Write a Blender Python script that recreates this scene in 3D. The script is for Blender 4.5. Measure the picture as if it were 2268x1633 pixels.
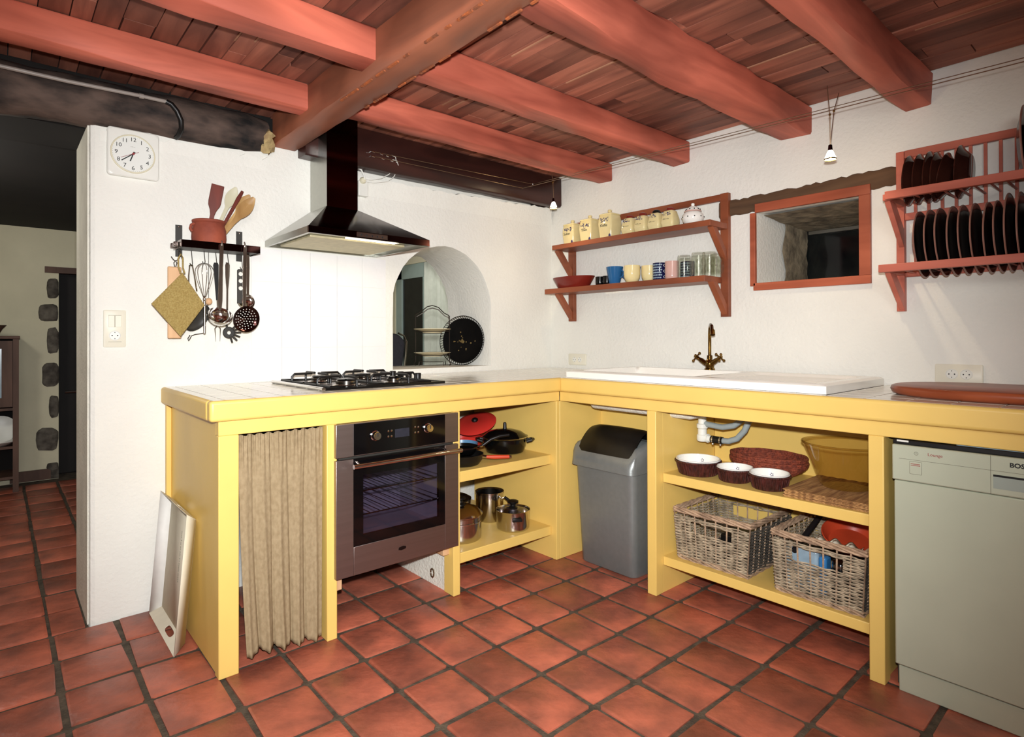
import bpy, bmesh, math, random
from mathutils import Vector, Matrix, Euler
R = math.radians
PI = math.pi
for o in list(bpy.data.objects):
    bpy.data.objects.remove(o, do_unlink=True)
SC = bpy.context.scene
COL = SC.collection

# ------------------------------------------------------------------ camera
CAM = Vector((-2.9393, -2.9365, 1.1664))
YAW, PITCH, ROLL, FPX, PPY = 0.7186, 0.0047, -0.0029, 1304.956, 741.1
IW, IH = 2268.0, 1633.0
_F = Vector((math.sin(YAW)*math.cos(PITCH), math.cos(YAW)*math.cos(PITCH), math.sin(PITCH)))
_R0 = Vector((math.cos(YAW), -math.sin(YAW), 0))
_U0 = _R0.cross(_F)
_R = math.cos(ROLL)*_R0 + math.sin(ROLL)*_U0
_U = -math.sin(ROLL)*_R0 + math.cos(ROLL)*_U0
cd = bpy.data.cameras.new('camera')
cam = bpy.data.objects.new('camera', cd); COL.objects.link(cam)
M = Matrix((( _R.x, _U.x, -_F.x, CAM.x), (_R.y, _U.y, -_F.y, CAM.y), (_R.z, _U.z, -_F.z, CAM.z), (0, 0, 0, 1)))
cam.matrix_world = M
cd.sensor_fit = 'HORIZONTAL'; cd.sensor_width = 36.0
cd.lens = FPX/IW*36.0
cd.shift_y = -((IH/2-PPY)/IW)
cd.clip_start = 0.05
SC.camera = cam
def _ray(x, y): return _F + _R*((x-IW/2)/FPX) - _U*((y-PPY)/FPX)
def PX(x, y, v): d = _ray(x, y); return CAM + d*((v-CAM.x)/d.x)
def PY(x, y, v): d = _ray(x, y); return CAM + d*((v-CAM.y)/d.y)
def PZ(x, y, v): d = _ray(x, y); return CAM + d*((v-CAM.z)/d.z)
def proj(p):
    d = Vector(p)-CAM; z = d.dot(_F)
    if z <= 0.01: return None
    return (IW/2+FPX*d.dot(_R)/z, PPY-FPX*d.dot(_U)/z, z)

# ------------------------------------------------------------------ world, lights, exposure
wd = bpy.data.worlds.new('night'); SC.world = wd; wd.use_nodes = True
wd.node_tree.nodes['Background'].inputs[0].default_value = (0.010, 0.012, 0.020, 1)
wd.node_tree.nodes['Background'].inputs[1].default_value = 1.0
SC.view_settings.view_transform = 'Standard'
SC.view_settings.look = 'None'
SC.view_settings.gamma = 1.0
SC.view_settings.use_curve_mapping = False
SC.view_settings.exposure = 0.0
SC.cycles.transparent_max_bounces = 24
def light(name, kind, loc, power, color=(1, 1, 1), target=None, **kw):
    l = bpy.data.lights.new(name, kind); l.energy = power; l.color = color
    for k, v in kw.items(): setattr(l, k, v)
    o = bpy.data.objects.new(name, l); COL.objects.link(o); o.location = loc
    if target is not None:
        o.rotation_euler = (Vector(target)-Vector(loc)).to_track_quat('-Z', 'Y').to_euler()
    return o
# the flash unit on top of the camera
light('camera_flash', 'SPOT', CAM+Vector((0, 0, 0.11)), 415, (0.98, 0.99, 1.0),
      target=(-1.25, -0.55, 1.10), spot_size=R(110), spot_blend=1.0, shadow_soft_size=0.025)
# added soft fill behind the camera; no lamp is known there
light('room_fill', 'AREA', (-3.3, -3.6, 2.2), 36, (1.0, 0.96, 0.91), target=(-1.7, -1.2, 0.6), shape='DISK', size=1.2)
# added fill that brightens the next room and the door jamb
light('next_room_fill', 'POINT', (-3.5, 1.1, 1.9), 26, (1.0, 0.95, 0.86), shadow_soft_size=0.12)

light('next_room_fill', 'AREA', (-0.35, 1.9, 2.02), 12, (1.0, 0.97, 0.92), target=(0.6, 2.6, 1.1), shape='DISK', size=0.4)  # second added fill, brightening the tall window behind the arch

# ------------------------------------------------------------------ object helpers
ORG = {}
def tag(o, label=None, cat=None, group=None, kind=None):
    if label: o['label'] = label
    if cat: o['category'] = cat
    if group: o['group'] = group
    if kind: o['kind'] = kind
    return o
def thing(name, label, cat, loc=(0, 0, 0), group=None, kind=None, rot=(0, 0, 0)):
    o = bpy.data.objects.new(name, None); COL.objects.link(o)
    o.empty_display_size = 0.05
    o.location = loc; o.rotation_euler = rot
    ORG[o.name] = Vector(loc)
    return tag(o, label, cat, group, kind)
def copy_tree(o, parent=None, loc=None, rot=None):
    c = o.copy(); COL.objects.link(c); c.parent = parent
    if loc is not None: c.location = loc
    if rot is not None: c.rotation_euler = rot
    ORG[c.name] = Vector(c.location) if parent is None else ORG[parent.name]
    for ch in list(KIDS.get(o.name, [])):
        k = copy_tree(ch, c)
        KIDS.setdefault(c.name, []).append(k)
    return c
KIDS = {}
class MB:
    def __init__(s): s.v = []; s.f = []; s.m = Matrix.Identity(4)
    def add(s, vs, fs):
        n = len(s.v)
        s.v += [s.m @ Vector(p) for p in vs]
        s.f += [tuple(i+n for i in f) for f in fs]
        return s
    def box(s, x0, x1, y0, y1, z0, z1):
        x0, x1 = min(x0, x1), max(x0, x1); y0, y1 = min(y0, y1), max(y0, y1); z0, z1 = min(z0, z1), max(z0, z1)
        return s.add([(x0,y0,z0),(x1,y0,z0),(x1,y1,z0),(x0,y1,z0),(x0,y0,z1),(x1,y0,z1),(x1,y1,z1),(x0,y1,z1)],
                     [(0,3,2,1),(4,5,6,7),(0,1,5,4),(1,2,6,5),(2,3,7,6),(3,0,4,7)])
    def frustum(s, a, z0, b, z1):  # a,b = (x0,x1,y0,y1)
        return s.add([(a[0],a[2],z0),(a[1],a[2],z0),(a[1],a[3],z0),(a[0],a[3],z0),(b[0],b[2],z1),(b[1],b[2],z1),(b[1],b[3],z1),(b[0],b[3],z1)],
                     [(0,3,2,1),(4,5,6,7),(0,1,5,4),(1,2,6,5),(2,3,7,6),(3,0,4,7)])
    def bar(s, p, q, w, h, up=(0, 0, 1)):   # rectangular bar from p to q
        p, q = Vector(p), Vector(q); d = (q-p).normalized(); up = Vector(up)
        a = d.cross(up)
        if a.length < 1e-4: a = d.cross(Vector((1, 0, 0)))
        a.normalize(); b = a.cross(d).normalized()
        a *= w/2; b *= h/2
        return s.add([p-a-b, p+a-b, p+a+b, p-a+b, q-a-b, q+a-b, q+a+b, q-a+b],
                     [(0,1,2,3),(7,6,5,4),(0,4,5,1),(1,5,6,2),(2,6,7,3),(3,7,4,0)])
    def prism(s, poly, axis, a, b):   # extrude a 2D polygon along an axis; poly in the other two axes (cyclic order xyz)
        n = len(poly)
        def P(u, v, t): return {'x': (t, u, v), 'y': (u, t, v), 'z': (u, v, t)}[axis]
        vs = [P(u, v, a) for u, v in poly] + [P(u, v, b) for u, v in poly]
        fs = [tuple(range(n-1, -1, -1)), tuple(range(n, 2*n))] + [(i, (i+1) % n, n+(i+1) % n, n+i) for i in range(n)]
        return s.add(vs, fs)
    def tube(s, pts, r, n=8, closed=False, cap=True):
        pts = [Vector(p) for p in pts]; k = len(pts)
        rs = r if isinstance(r, (list, tuple)) else [r]*k
        vs = []; a = None
        for i, p in enumerate(pts):
            if closed: d = pts[(i+1) % k]-pts[i-1]
            else: d = pts[min(i+1, k-1)]-pts[max(i-1, 0)]
            if d.length < 1e-9: d = Vector((0, 0, 1))
            d.normalize()
            if a is None:
                a = d.cross(Vector((0, 0, 1)))
                if a.length < 0.05: a = d.cross(Vector((1, 0, 0)))
            a = a - d*a.dot(d)
            if a.length < 1e-6: a = d.cross(Vector((0.3, 0.9, 0.2)))
            a.normalize(); b = d.cross(a)
            vs += [p+(a*math.cos(2*PI*j/n)+b*math.sin(2*PI*j/n))*rs[i] for j in range(n)]
        fs = []
        for i in range(k if closed else k-1):
            i2 = (i+1) % k
            fs += [(i*n+j, i*n+(j+1) % n, i2*n+(j+1) % n, i2*n+j) for j in range(n)]
        if not closed and cap: fs += [tuple(range(n-1, -1, -1)), tuple(range((k-1)*n, k*n))]
        return s.add(vs, fs)
    def lathe(s, prof, n=24, c=(0, 0, 0), cap=True, sx=1.0, sy=1.0):   # prof: [(r,z)...]
        c = Vector(c); vs = []; k = len(prof)
        for r, z in prof:
            vs += [c+Vector((sx*r*math.cos(2*PI*j/n), sy*r*math.sin(2*PI*j/n), z)) for j in range(n)]
        fs = []
        for i in range(k-1):
            fs += [(i*n+j, i*n+(j+1) % n, (i+1)*n+(j+1) % n, (i+1)*n+j) for j in range(n)]
        if cap: fs += [tuple(range(n-1, -1, -1)), tuple(range((k-1)*n, k*n))]
        return s.add(vs, fs)
    def sphere(s, c, r, n=12, m=8, sc=(1, 1, 1)):
        c = Vector(c); prof = [(math.sin(PI*i/m), -math.cos(PI*i/m)) for i in range(1, m)]
        vs = [c+Vector((0, 0, -r*sc[2]))]
        for a, z in prof:
            vs += [c+Vector((sc[0]*r*a*math.cos(2*PI*j/n), sc[1]*r*a*math.sin(2*PI*j/n), sc[2]*r*z)) for j in range(n)]
        vs.append(c+Vector((0, 0, r*sc[2])))
        fs = [(0, 1+(j+1) % n, 1+j) for j in range(n)]
        for i in range(len(prof)-1):
            fs += [(1+i*n+j, 1+i*n+(j+1) % n, 1+(i+1)*n+(j+1) % n, 1+(i+1)*n+j) for j in range(n)]
        L = len(vs)-1; b = 1+(len(prof)-1)*n
        fs += [(L, b+j, b+(j+1) % n) for j in range(n)]
        return s.add(vs, fs)
    def grid(s, nu, nv, fn, flip=False):
        vs = [fn(i/nu, j/nv) for j in range(nv+1) for i in range(nu+1)]
        w = nu+1
        fs = [(j*w+i, j*w+i+1, (j+1)*w+i+1, (j+1)*w+i) for j in range(nv) for i in range(nu)]
        if flip: fs = [f[::-1] for f in fs]
        return s.add(vs, fs)
    def build(s, name, mat, parent=None, origin=None, bevel=0, seg=2, smooth=True, label=None, kind=None, cat=None, group=None, local=False, solid=0, sharp=38, sub=0):
        me = bpy.data.meshes.new(name)
        o = bpy.data.objects.new(name, me); COL.objects.link(o)
        if parent is not None:
            org = ORG[parent.name]
            KIDS.setdefault(parent.name, []).append(o)
            o.parent = parent; ORG[o.name] = org
        else:
            org = Vector(origin) if origin is not None else Vector((0, 0, 0))
            o.location = org; ORG[o.name] = org
        if local: off = Vector((0, 0, 0))
        else: off = org
        me.from_pydata([v-off for v in s.v], [], s.f)
        bm = bmesh.new(); bm.from_mesh(me)
        bmesh.ops.recalc_face_normals(bm, faces=bm.faces)
        bm.to_mesh(me); bm.free()
        if isinstance(mat, str): mat = MAT[mat]
        me.materials.append(mat)
        if smooth:
            me.shade_smooth(); me.set_sharp_from_angle(angle=R(sharp))
        if solid:
            m = o.modifiers.new('thick', 'SOLIDIFY'); m.thickness = solid; m.offset = 0
        if bevel:
            m = o.modifiers.new('bevel', 'BEVEL'); m.width = bevel; m.segments = seg; m.limit_method = 'ANGLE'; m.angle_limit = R(40)
        if sub:
            m = o.modifiers.new('sub', 'SUBSURF'); m.levels = sub; m.render_levels = sub
        return tag(o, label, cat, group, kind)
def B(*a): return MB().box(*a)
def text_mesh(txt, size, mat, name, parent, mw, ext=0.0003, align='CENTER', shear=0.0, bold=0.0):
    c = bpy.data.curves.new(name, 'FONT'); c.body = txt; c.size = size; c.extrude = ext; c.align_x = align; c.align_y = 'CENTER'; c.shear = shear
    c.resolution_u = 3; c.offset = bold
    t = bpy.data.objects.new(name+'_tmp', c); COL.objects.link(t)
    dg = bpy.context.evaluated_depsgraph_get()
    me = bpy.data.meshes.new_from_object(t.evaluated_get(dg))
    bpy.data.objects.remove(t, do_unlink=True)
    o = bpy.data.objects.new(name, me); COL.objects.link(o)
    org = ORG[parent.name]
    me.transform(Matrix.Translation(-org) @ mw)
    me.materials.clear(); me.materials.append(MAT[mat])
    o.parent = parent; ORG[o.name] = org
    KIDS.setdefault(parent.name, []).append(o)
    return o
def print_line(width, h, mat, name, parent, mw, seed=1):
    """a line of print too small to read: uneven short strokes"""
    r = random.Random(seed); mb = MB(); mb.m = mw; x = -width/2
    while x < width/2:
        w = h*r.uniform(.25, .6); hh = h*r.choice((.45, .5, .55, 1.0))
        mb.box(x, x+w*.35, -h/2, -h/2+hh, -.0002, .0004); mb.box(x, x+w, -h/2+hh*.4, -h/2+hh*.62, -.0002, .0004)
        x += w+h*r.choice((.12, .12, .15, .5))
    return mb.build(name, mat, parent, smooth=False)
def frame(origin, u, v):   # matrix whose local x=u, y=v, z=u x v
    u = Vector(u).normalized(); v = Vector(v).normalized(); w = u.cross(v)
    o = Vector(origin)
    return Matrix(((u.x, v.x, w.x, o.x), (u.y, v.y, w.y, o.y), (u.z, v.z, w.z, o.z), (0, 0, 0, 1)))

# ------------------------------------------------------------------ materials
MAT = {}
def srgb(r, g, b):
    def f(c):
        c /= 255.0
        return c/12.92 if c <= 0.04045 else ((c+0.055)/1.055)**2.4
    return (f(r), f(g), f(b), 1)
class NT:
    def __init__(s, name):
        m = bpy.data.materials.new(name); m.use_nodes = True
        s.m = m; s.t = m.node_tree; s.b = s.t.nodes['Principled BSDF']; MAT[name] = m
    def n(s, k, **kw):
        x = s.t.nodes.new(k)
        for a, v in kw.items(): setattr(x, a, v)
        return x
    def l(s, a, b): s.t.links.new(a, b)
def setp(b, rough=0.5, metal=0.0, spec=0.5, coat=0.0, trans=0.0, ior=1.45, emit=None, es=0.0, sheen=0.0):
    b.inputs['Roughness'].default_value = rough; b.inputs['Metallic'].default_value = metal
    b.inputs['Specular IOR Level'].default_value = spec; b.inputs['Coat Weight'].default_value = coat
    b.inputs['Transmission Weight'].default_value = trans; b.inputs['IOR'].default_value = ior
    b.inputs['Sheen Weight'].default_value = sheen
    if emit: b.inputs['Emission Color'].default_value = emit; b.inputs['Emission Strength'].default_value = es
def mat(name, col, rough=0.5, var=0.12, scale=14.0, bump=0.0, bscale=60.0, col2=None, rnd=0.0, stretch=None, detail=4.0, **kw):
    """noise-mottled surface; rnd mixes in a per-object shade"""
    t = NT(name); setp(t.b, rough, **kw)
    tc = t.n('ShaderNodeTexCoord'); mp = t.n('ShaderNodeMapping')
    t.l(tc.outputs['Object'], mp.inputs['Vector'])
    if stretch: mp.inputs['Scale'].default_value = stretch
    c2 = col2 or tuple(max(0, c*(1-var*1.6)) for c in col[:3])+(1,)
    no = t.n('ShaderNodeTexNoise'); no.inputs['Scale'].default_value = scale; no.inputs['Detail'].default_value = detail
    t.l(mp.outputs[0], no.inputs['Vector'])
    cr = t.n('ShaderNodeValToRGB'); cr.color_ramp.elements[0].position = 0.35; cr.color_ramp.elements[1].position = 0.65
    cr.color_ramp.elements[0].color = c2; cr.color_ramp.elements[1].color = col
    t.l(no.outputs['Fac'], cr.inputs[0]); out = cr.outputs[0]
    if rnd:
        oi = t.n('ShaderNodeObjectInfo'); hs = t.n('ShaderNodeHueSaturation')
        mr = t.n('ShaderNodeMapRange'); mr.inputs['To Min'].default_value = 1-rnd; mr.inputs['To Max'].default_value = 1+rnd
        t.l(oi.outputs['Random'], mr.inputs['Value']); t.l(mr.outputs[0], hs.inputs['Value']); t.l(out, hs.inputs['Color']); out = hs.outputs[0]
        ad = t.n('ShaderNodeVectorMath', operation='ADD'); ml = t.n('ShaderNodeVectorMath', operation='SCALE')
        cb = t.n('ShaderNodeCombineXYZ')
        for i in range(3): t.l(oi.outputs['Random'], cb.inputs[i])
        ml.inputs['Scale'].default_value = 31.0; t.l(cb.outputs[0], ml.inputs[0]); t.l(mp.outputs[0], ad.inputs[0]); t.l(ml.outputs[0], ad.inputs[1])
        t.l(ad.outputs[0], no.inputs['Vector'])
    t.l(out, t.b.inputs['Base Color'])
    if bump:
        n2 = t.n('ShaderNodeTexNoise'); n2.inputs['Scale'].default_value = bscale; n2.inputs['Detail'].default_value = 6
        t.l(mp.outputs[0], n2.inputs['Vector'])
        bp = t.n('ShaderNodeBump'); bp.inputs['Strength'].default_value = bump; bp.inputs['Distance'].default_value = 0.01
        t.l(n2.outputs['Fac'], bp.inputs['Height']); t.l(bp.outputs[0], t.b.inputs['Normal'])
    return t
def wood(name, ca, cb, axis='x', scale=9.0, rough=0.55, bump=0.15, rnd=0.0, spec=0.4, knots=True):
    t = NT(name); setp(t.b, rough, spec=spec)
    tc = t.n('ShaderNodeTexCoord'); mp = t.n('ShaderNodeMapping')
    st = {'x': (0.12, 1, 1), 'y': (1, 0.12, 1), 'z': (1, 1, 0.12)}[axis]
    mp.inputs['Scale'].default_value = st
    src = tc.outputs['Object']
    oi = t.n('ShaderNodeObjectInfo')
    cbx = t.n('ShaderNodeCombineXYZ')
    for i in range(3): t.l(oi.outputs['Random'], cbx.inputs[i])
    sc = t.n('ShaderNodeVectorMath', operation='SCALE'); sc.inputs['Scale'].default_value = 23.0; t.l(cbx.outputs[0], sc.inputs[0])
    ad = t.n('ShaderNodeVectorMath', operation='ADD'); t.l(src, ad.inputs[0]); t.l(sc.outputs[0], ad.inputs[1])
    t.l(ad.outputs[0], mp.inputs['Vector'])
    n1 = t.n('ShaderNodeTexNoise'); n1.inputs['Scale'].default_value = scale; n1.inputs['Detail'].default_value = 7; n1.inputs['Distortion'].default_value = 0.8
    t.l(mp.outputs[0], n1.inputs['Vector'])
    cr = t.n('ShaderNodeValToRGB'); cr.color_ramp.elements[0].position = 0.3; cr.color_ramp.elements[1].position = 0.7
    cr.color_ramp.elements[0].color = ca; cr.color_ramp.elements[1].color = cb
    t.l(n1.outputs['Fac'], cr.inputs[0]); out = cr.outputs[0]
    n3 = t.n('ShaderNodeTexNoise'); n3.inputs['Scale'].default_value = 2.3; n3.inputs['Detail'].default_value = 2
    t.l(ad.outputs[0], n3.inputs['Vector'])
    mr3 = t.n('ShaderNodeMapRange'); mr3.inputs['From Min'].default_value = 0.3; mr3.inputs['From Max'].default_value = 0.7
    mr3.inputs['To Min'].default_value = 0.72; mr3.inputs['To Max'].default_value = 1.15
    t.l(n3.outputs['Fac'], mr3.inputs['Value'])
    hs = t.n('ShaderNodeHueSaturation'); t.l(out, hs.inputs['Color']); val = mr3.outputs[0]
    if rnd:
        mr = t.n('ShaderNodeMapRange'); mr.inputs['To Min'].default_value = 1-rnd; mr.inputs['To Max'].default_value = 1+rnd
        t.l(oi.outputs['Random'], mr.inputs['Value'])
        mu = t.n('ShaderNodeMath', operation='MULTIPLY'); t.l(val, mu.inputs[0]); t.l(mr.outputs[0], mu.inputs[1]); val = mu.outputs[0]
    t.l(val, hs.inputs['Value']); t.l(hs.outputs[0], t.b.inputs['Base Color'])
    bp = t.n('ShaderNodeBump'); bp.inputs['Strength'].default_value = bump; bp.inputs['Distance'].default_value = 0.006
    t.l(n1.outputs['Fac'], bp.inputs['Height']); t.l(bp.outputs[0], t.b.inputs['Normal'])
    return t
def glass(name, tint, gloss=0.02, alpha=0.85):
    t = NT(name); out = t.t.nodes['Material Output']
    tr = t.n('ShaderNodeBsdfTransparent'); tr.inputs[0].default_value = tuple(c*alpha for c in tint[:3])+(1,)
    gl = t.n('ShaderNodeBsdfGlossy'); gl.inputs['Roughness'].default_value = gloss; gl.inputs[0].default_value = (0.9, 0.9, 0.9, 1)
    lw = t.n('ShaderNodeLayerWeight'); lw.inputs[0].default_value = 0.5
    pw = t.n('ShaderNodeMath', operation='POWER'); pw.inputs[1].default_value = 3.0; t.l(lw.outputs['Facing'], pw.inputs[0])
    ma = t.n('ShaderNodeMath', operation='MULTIPLY_ADD'); ma.inputs[1].default_value = 0.55; ma.inputs[2].default_value = 0.045; t.l(pw.outputs[0], ma.inputs[0])
    mx = t.n('ShaderNodeMixShader'); t.l(ma.outputs[0], mx.inputs[0]); t.l(tr.outputs[0], mx.inputs[1]); t.l(gl.outputs[0], mx.inputs[2])
    t.l(mx.outputs[0], out.inputs['Surface'])
def emit(name, col, st):
    t = NT(name); setp(t.b, 0.4, emit=col, es=st); t.b.inputs['Base Color'].default_value = col

# plaster with lime-wash undulation
t = mat('plaster', srgb(231, 230, 222), 0.85, var=0.03, scale=3.0, bump=0.35, bscale=55, spec=0.2)
t = mat('patch', srgb(188, 166, 116), 0.9, scale=12, col2=srgb(120, 92, 66), bump=0.6, bscale=40)
t = mat('plaster_jamb', srgb(232, 230, 216), 0.9, var=0.08, scale=6.0, bump=0.5, bscale=70, spec=0.2)
mat('yellow', srgb(230, 195, 108), 0.42, var=0.03, scale=5.0, bump=0.05, bscale=40, spec=0.45)
mat('wall_tile', srgb(230, 229, 228), 0.45, var=0.02, scale=4.0, bump=0.15, bscale=40, spec=0.35)
mat('terracotta', srgb(186, 102, 78), 0.40, scale=7.0, col2=srgb(136, 78, 62), rnd=0.2, bump=0.3, bscale=30, spec=0.45)
mat('grout', srgb(94, 82, 67), 0.9, var=0.3, scale=25, bump=0.4, bscale=120)
wood('beam_red', srgb(150, 72, 56), srgb(214, 116, 92), 'x', 9, 0.6, 0.3, rnd=0.06)
wood('beam_y', srgb(116, 72, 54), srgb(166, 98, 70), 'y', 8, 0.5, 0.3)
wood('board', srgb(112, 66, 54), srgb(172, 108, 86), 'y', 14, 0.6, 0.2, rnd=0.42)
wood('dark_beam', srgb(38, 20, 18), srgb(66, 34, 28), 'x', 8, 0.35, 0.2, spec=0.5)
mat('log', srgb(92, 75, 66), 0.85, scale=13, col2=srgb(15, 13, 13), detail=8, stretch=(0.5, 1, 1), bump=0.6, bscale=18)
wood('lintel_wood', srgb(66, 48, 34), srgb(112, 84, 60), 'y', 10, 0.85, 0.6)
wood('shelf_wood', srgb(126, 66, 42), srgb(152, 84, 54), 'y', 10, 0.45, 0.08)
wood('rack_wood', srgb(172, 90, 72), srgb(200, 112, 92), 'y', 10, 0.45, 0.08)
wood('trim_wood', srgb(150, 76, 52), srgb(180, 98, 70), 'y', 10, 0.45, 0.08)
wood('pale_wood', srgb(196, 150, 110), srgb(222, 182, 140), 'z', 12, 0.6, 0.08)
wood('batten_wood', srgb(150, 104, 80), srgb(186, 136, 106), 'y', 12, 0.6, 0.08)
wood('spoon_wood', srgb(150, 112, 66), srgb(196, 160, 106), 'z', 12, 0.35, 0.05)
wood('red_wood', srgb(84, 30, 20), srgb(122, 48, 32), 'z', 12, 0.4, 0.05)
wood('board_wood', srgb(120, 54, 30), srgb(176, 92, 56), 'y', 12, 0.35, 0.06)
wood('hall_wood', srgb(72, 50, 40), srgb(104, 76, 62), 'z', 8, 0.6, 0.2)
wood('door_wood', srgb(16, 13, 12), srgb(30, 25, 22), 'z', 6, 0.7, 0.3)
mat('hall_plaster', srgb(214, 208, 180), 0.9, var=0.06, scale=3, bump=0.3, bscale=30)
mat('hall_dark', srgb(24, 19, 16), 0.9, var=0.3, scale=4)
mat('stone', srgb(104, 98, 88), 0.9, scale=18, col2=srgb(66, 60, 54), bump=0.8, bscale=25, rnd=0.15)
mat('reveal_stone', srgb(150, 136, 112), 0.95, scale=14, col2=srgb(96, 86, 70), bump=1.0, bscale=22)
mat('white_tile', srgb(222, 218, 206), 0.12, var=0.04, scale=9, spec=0.5, rnd=0.03, bump=0.03, bscale=20)
mat('tile_grout', srgb(110, 100, 84), 0.9, var=0.2, scale=40)
mat('linen', srgb(156, 138, 108), 0.95, scale=90, col2=srgb(142, 124, 95), bump=0.15, bscale=500, stretch=(1, 1, 0.6), spec=0.1)
mat('steel', srgb(150, 138, 132), 0.28, var=0.06, scale=60, stretch=(0.05, 1, 1), metal=1.0)
mat('oven_steel', srgb(158, 146, 142), 0.42, var=0.05, scale=80, stretch=(0.03, 1, 1), metal=1.0)
mat('chrome', srgb(215, 212, 208), 0.1, var=0.02, scale=10, metal=1.0)
mat('pot_steel', srgb(190, 184, 176), 0.16, var=0.04, scale=30, metal=1.0)
mat('hood_steel', srgb(176, 176, 168), 0.3, var=0.03, scale=60, metal=1.0)
mat('black_gloss', srgb(10, 9, 10), 0.06, var=0.1, scale=8, spec=0.5)
mat('hood_glossy', srgb(60, 36, 34), 0.12, var=0.05, scale=8, metal=1.0)
mat('black_plastic', srgb(14, 13, 13), 0.4, var=0.2, scale=20)
mat('black_iron', srgb(12, 11, 11), 0.45, var=0.2, scale=30, bump=0.1, bscale=80)
mat('black_enamel', srgb(9, 9, 10), 0.15, var=0.2, scale=30)
mat('red_enamel', srgb(206, 52, 44), 0.22, var=0.05, scale=8)
mat('blue_enamel', srgb(96, 140, 176), 0.3, var=0.05, scale=8)
mat('bin_grey', srgb(128, 132, 130), 0.35, var=0.04, scale=40, bump=0.08, bscale=300, metal=0.35)
mat('white_plastic', srgb(226, 226, 218), 0.35, var=0.02, scale=20)
mat('ivory', srgb(222, 216, 190), 0.4, var=0.03, scale=20)
mat('socket_ivory', srgb(226, 222, 204), 0.4, var=0.02, scale=20)
mat('card', srgb(220, 212, 190), 0.7, var=0.03, scale=30)
mat('card_white', srgb(228, 226, 220), 0.6, var=0.03, scale=30)
mat('ceramic', srgb(240, 238, 230), 0.1, var=0.02, scale=10)
mat('brass', srgb(150, 118, 58), 0.16, var=0.1, scale=20, metal=1.0, col2=srgb(92, 66, 34))
mat('grey_hose', srgb(150, 160, 160), 0.5, var=0.05, scale=30)
mat('dishwasher', srgb(186, 192, 170), 0.35, var=0.03, scale=6, metal=0.15)
mat('recess_shade', srgb(158, 168, 158), 0.4, var=0.05, scale=8)
mat('dark_grey', srgb(52, 50, 46), 0.5, var=0.1, scale=20)
mat('wicker', srgb(184, 168, 142), 0.8, scale=30, col2=srgb(132, 118, 98), rnd=0.08, bump=0.4, bscale=200)
mat('wicker_rim', srgb(194, 164, 134), 0.75, scale=30, col2=srgb(144, 118, 96), bump=0.4, bscale=200)
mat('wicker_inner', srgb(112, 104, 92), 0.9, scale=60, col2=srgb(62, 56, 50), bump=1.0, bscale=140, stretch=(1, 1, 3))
mat('dark_wicker', srgb(84, 36, 30), 0.5, scale=80, col2=srgb(48, 20, 17), bump=0.6, bscale=160, stretch=(1, 1, 0.15))
mat('red_wicker', srgb(150, 70, 46), 0.7, scale=60, col2=srgb(104, 46, 32), bump=0.9, bscale=120)
mat('straw', srgb(196, 148, 92), 0.8, scale=90, col2=srgb(140, 96, 56), stretch=(0.1, 1, 1), bump=0.5, bscale=150)
mat('terracotta_pot', srgb(158, 78, 54), 0.75, scale=8, col2=srgb(124, 58, 42), bump=0.2, bscale=60)
mat('horn', srgb(200, 196, 168), 0.35, var=0.06, scale=12)
mat('pot_holder', srgb(172, 150, 92), 0.95, scale=160, col2=srgb(150, 126, 70), bump=0.5, bscale=300)
mat('clock_face', srgb(224, 226, 220), 0.5, var=0.01, scale=5)
mat('ink', srgb(22, 20, 22), 0.6, var=0.1, scale=10)
mat('ink_blue', srgb(64, 56, 104), 0.5, var=0.2, scale=60)
mat('ink_red', srgb(150, 36, 40), 0.5, var=0.1, scale=10)
mat('ink_grey', srgb(120, 116, 100), 0.6, var=0.1, scale=10)
mat('cream_glaze', srgb(226, 210, 156), 0.1, var=0.05, scale=12)
mat('cream_mug', srgb(232, 214, 158), 0.1, var=0.03, scale=12)
mat('pink_mug', srgb(206, 166, 154), 0.12, var=0.03, scale=12)
mat('blue_mug', srgb(40, 96, 146), 0.14, var=0.05, scale=12)
mat('navy', srgb(22, 26, 66), 0.12, var=0.1, scale=12)
mat('pale_blue', srgb(150, 172, 186), 0.2, var=0.1, scale=30)
mat('brown_plate', srgb(50, 24, 18), 0.1, var=0.15, scale=10)
mat('black_plate', srgb(14, 12, 13), 0.2, var=0.2, scale=10)
mat('plate_rim', srgb(150, 106, 92), 0.35, var=0.1, scale=20)
mat('red_bowl', srgb(126, 36, 26), 0.3, var=0.1, scale=8)
mat('cork_red', srgb(120, 40, 30), 0.35, var=0.1, scale=8)
mat('plate_cream', srgb(228, 214, 176), 0.2, var=0.05, scale=10)
mat('tray_black', srgb(6, 6, 6), 0.7, scale=11, col2=srgb(14, 12, 11), spec=0.1)
mat('tray_gold', srgb(120, 100, 58), 0.4, var=0.3, scale=30)
mat('iron_wire', srgb(70, 64, 58), 0.35, var=0.1, scale=20, metal=0.8)
mat('wire_steel', srgb(150, 128, 104), 0.3, var=0.05, scale=20, metal=0.9)
mat('hall_frame', srgb(150, 166, 158), 0.5, var=0.04, scale=10)
mat('hall_curtain', srgb(196, 200, 186), 0.9, var=0.05, scale=20)
mat('chair_cloth', srgb(62, 60, 66), 0.9, var=0.1, scale=60)
mat('night_pane', srgb(10, 11, 14), 0.08, scale=9, col2=srgb(22, 25, 24))
mat('rust', srgb(176, 92, 44), 0.8, scale=30, col2=srgb(120, 70, 46), bump=0.5, bscale=60)
mat('filter', srgb(196, 186, 150), 0.5, scale=30, var=0.1, metal=0.3)
mat('tube_red', srgb(196, 70, 40), 0.4, var=0.1, scale=10)
mat('blue_pack', srgb(60, 130, 190), 0.35, var=0.15, scale=12)
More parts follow.
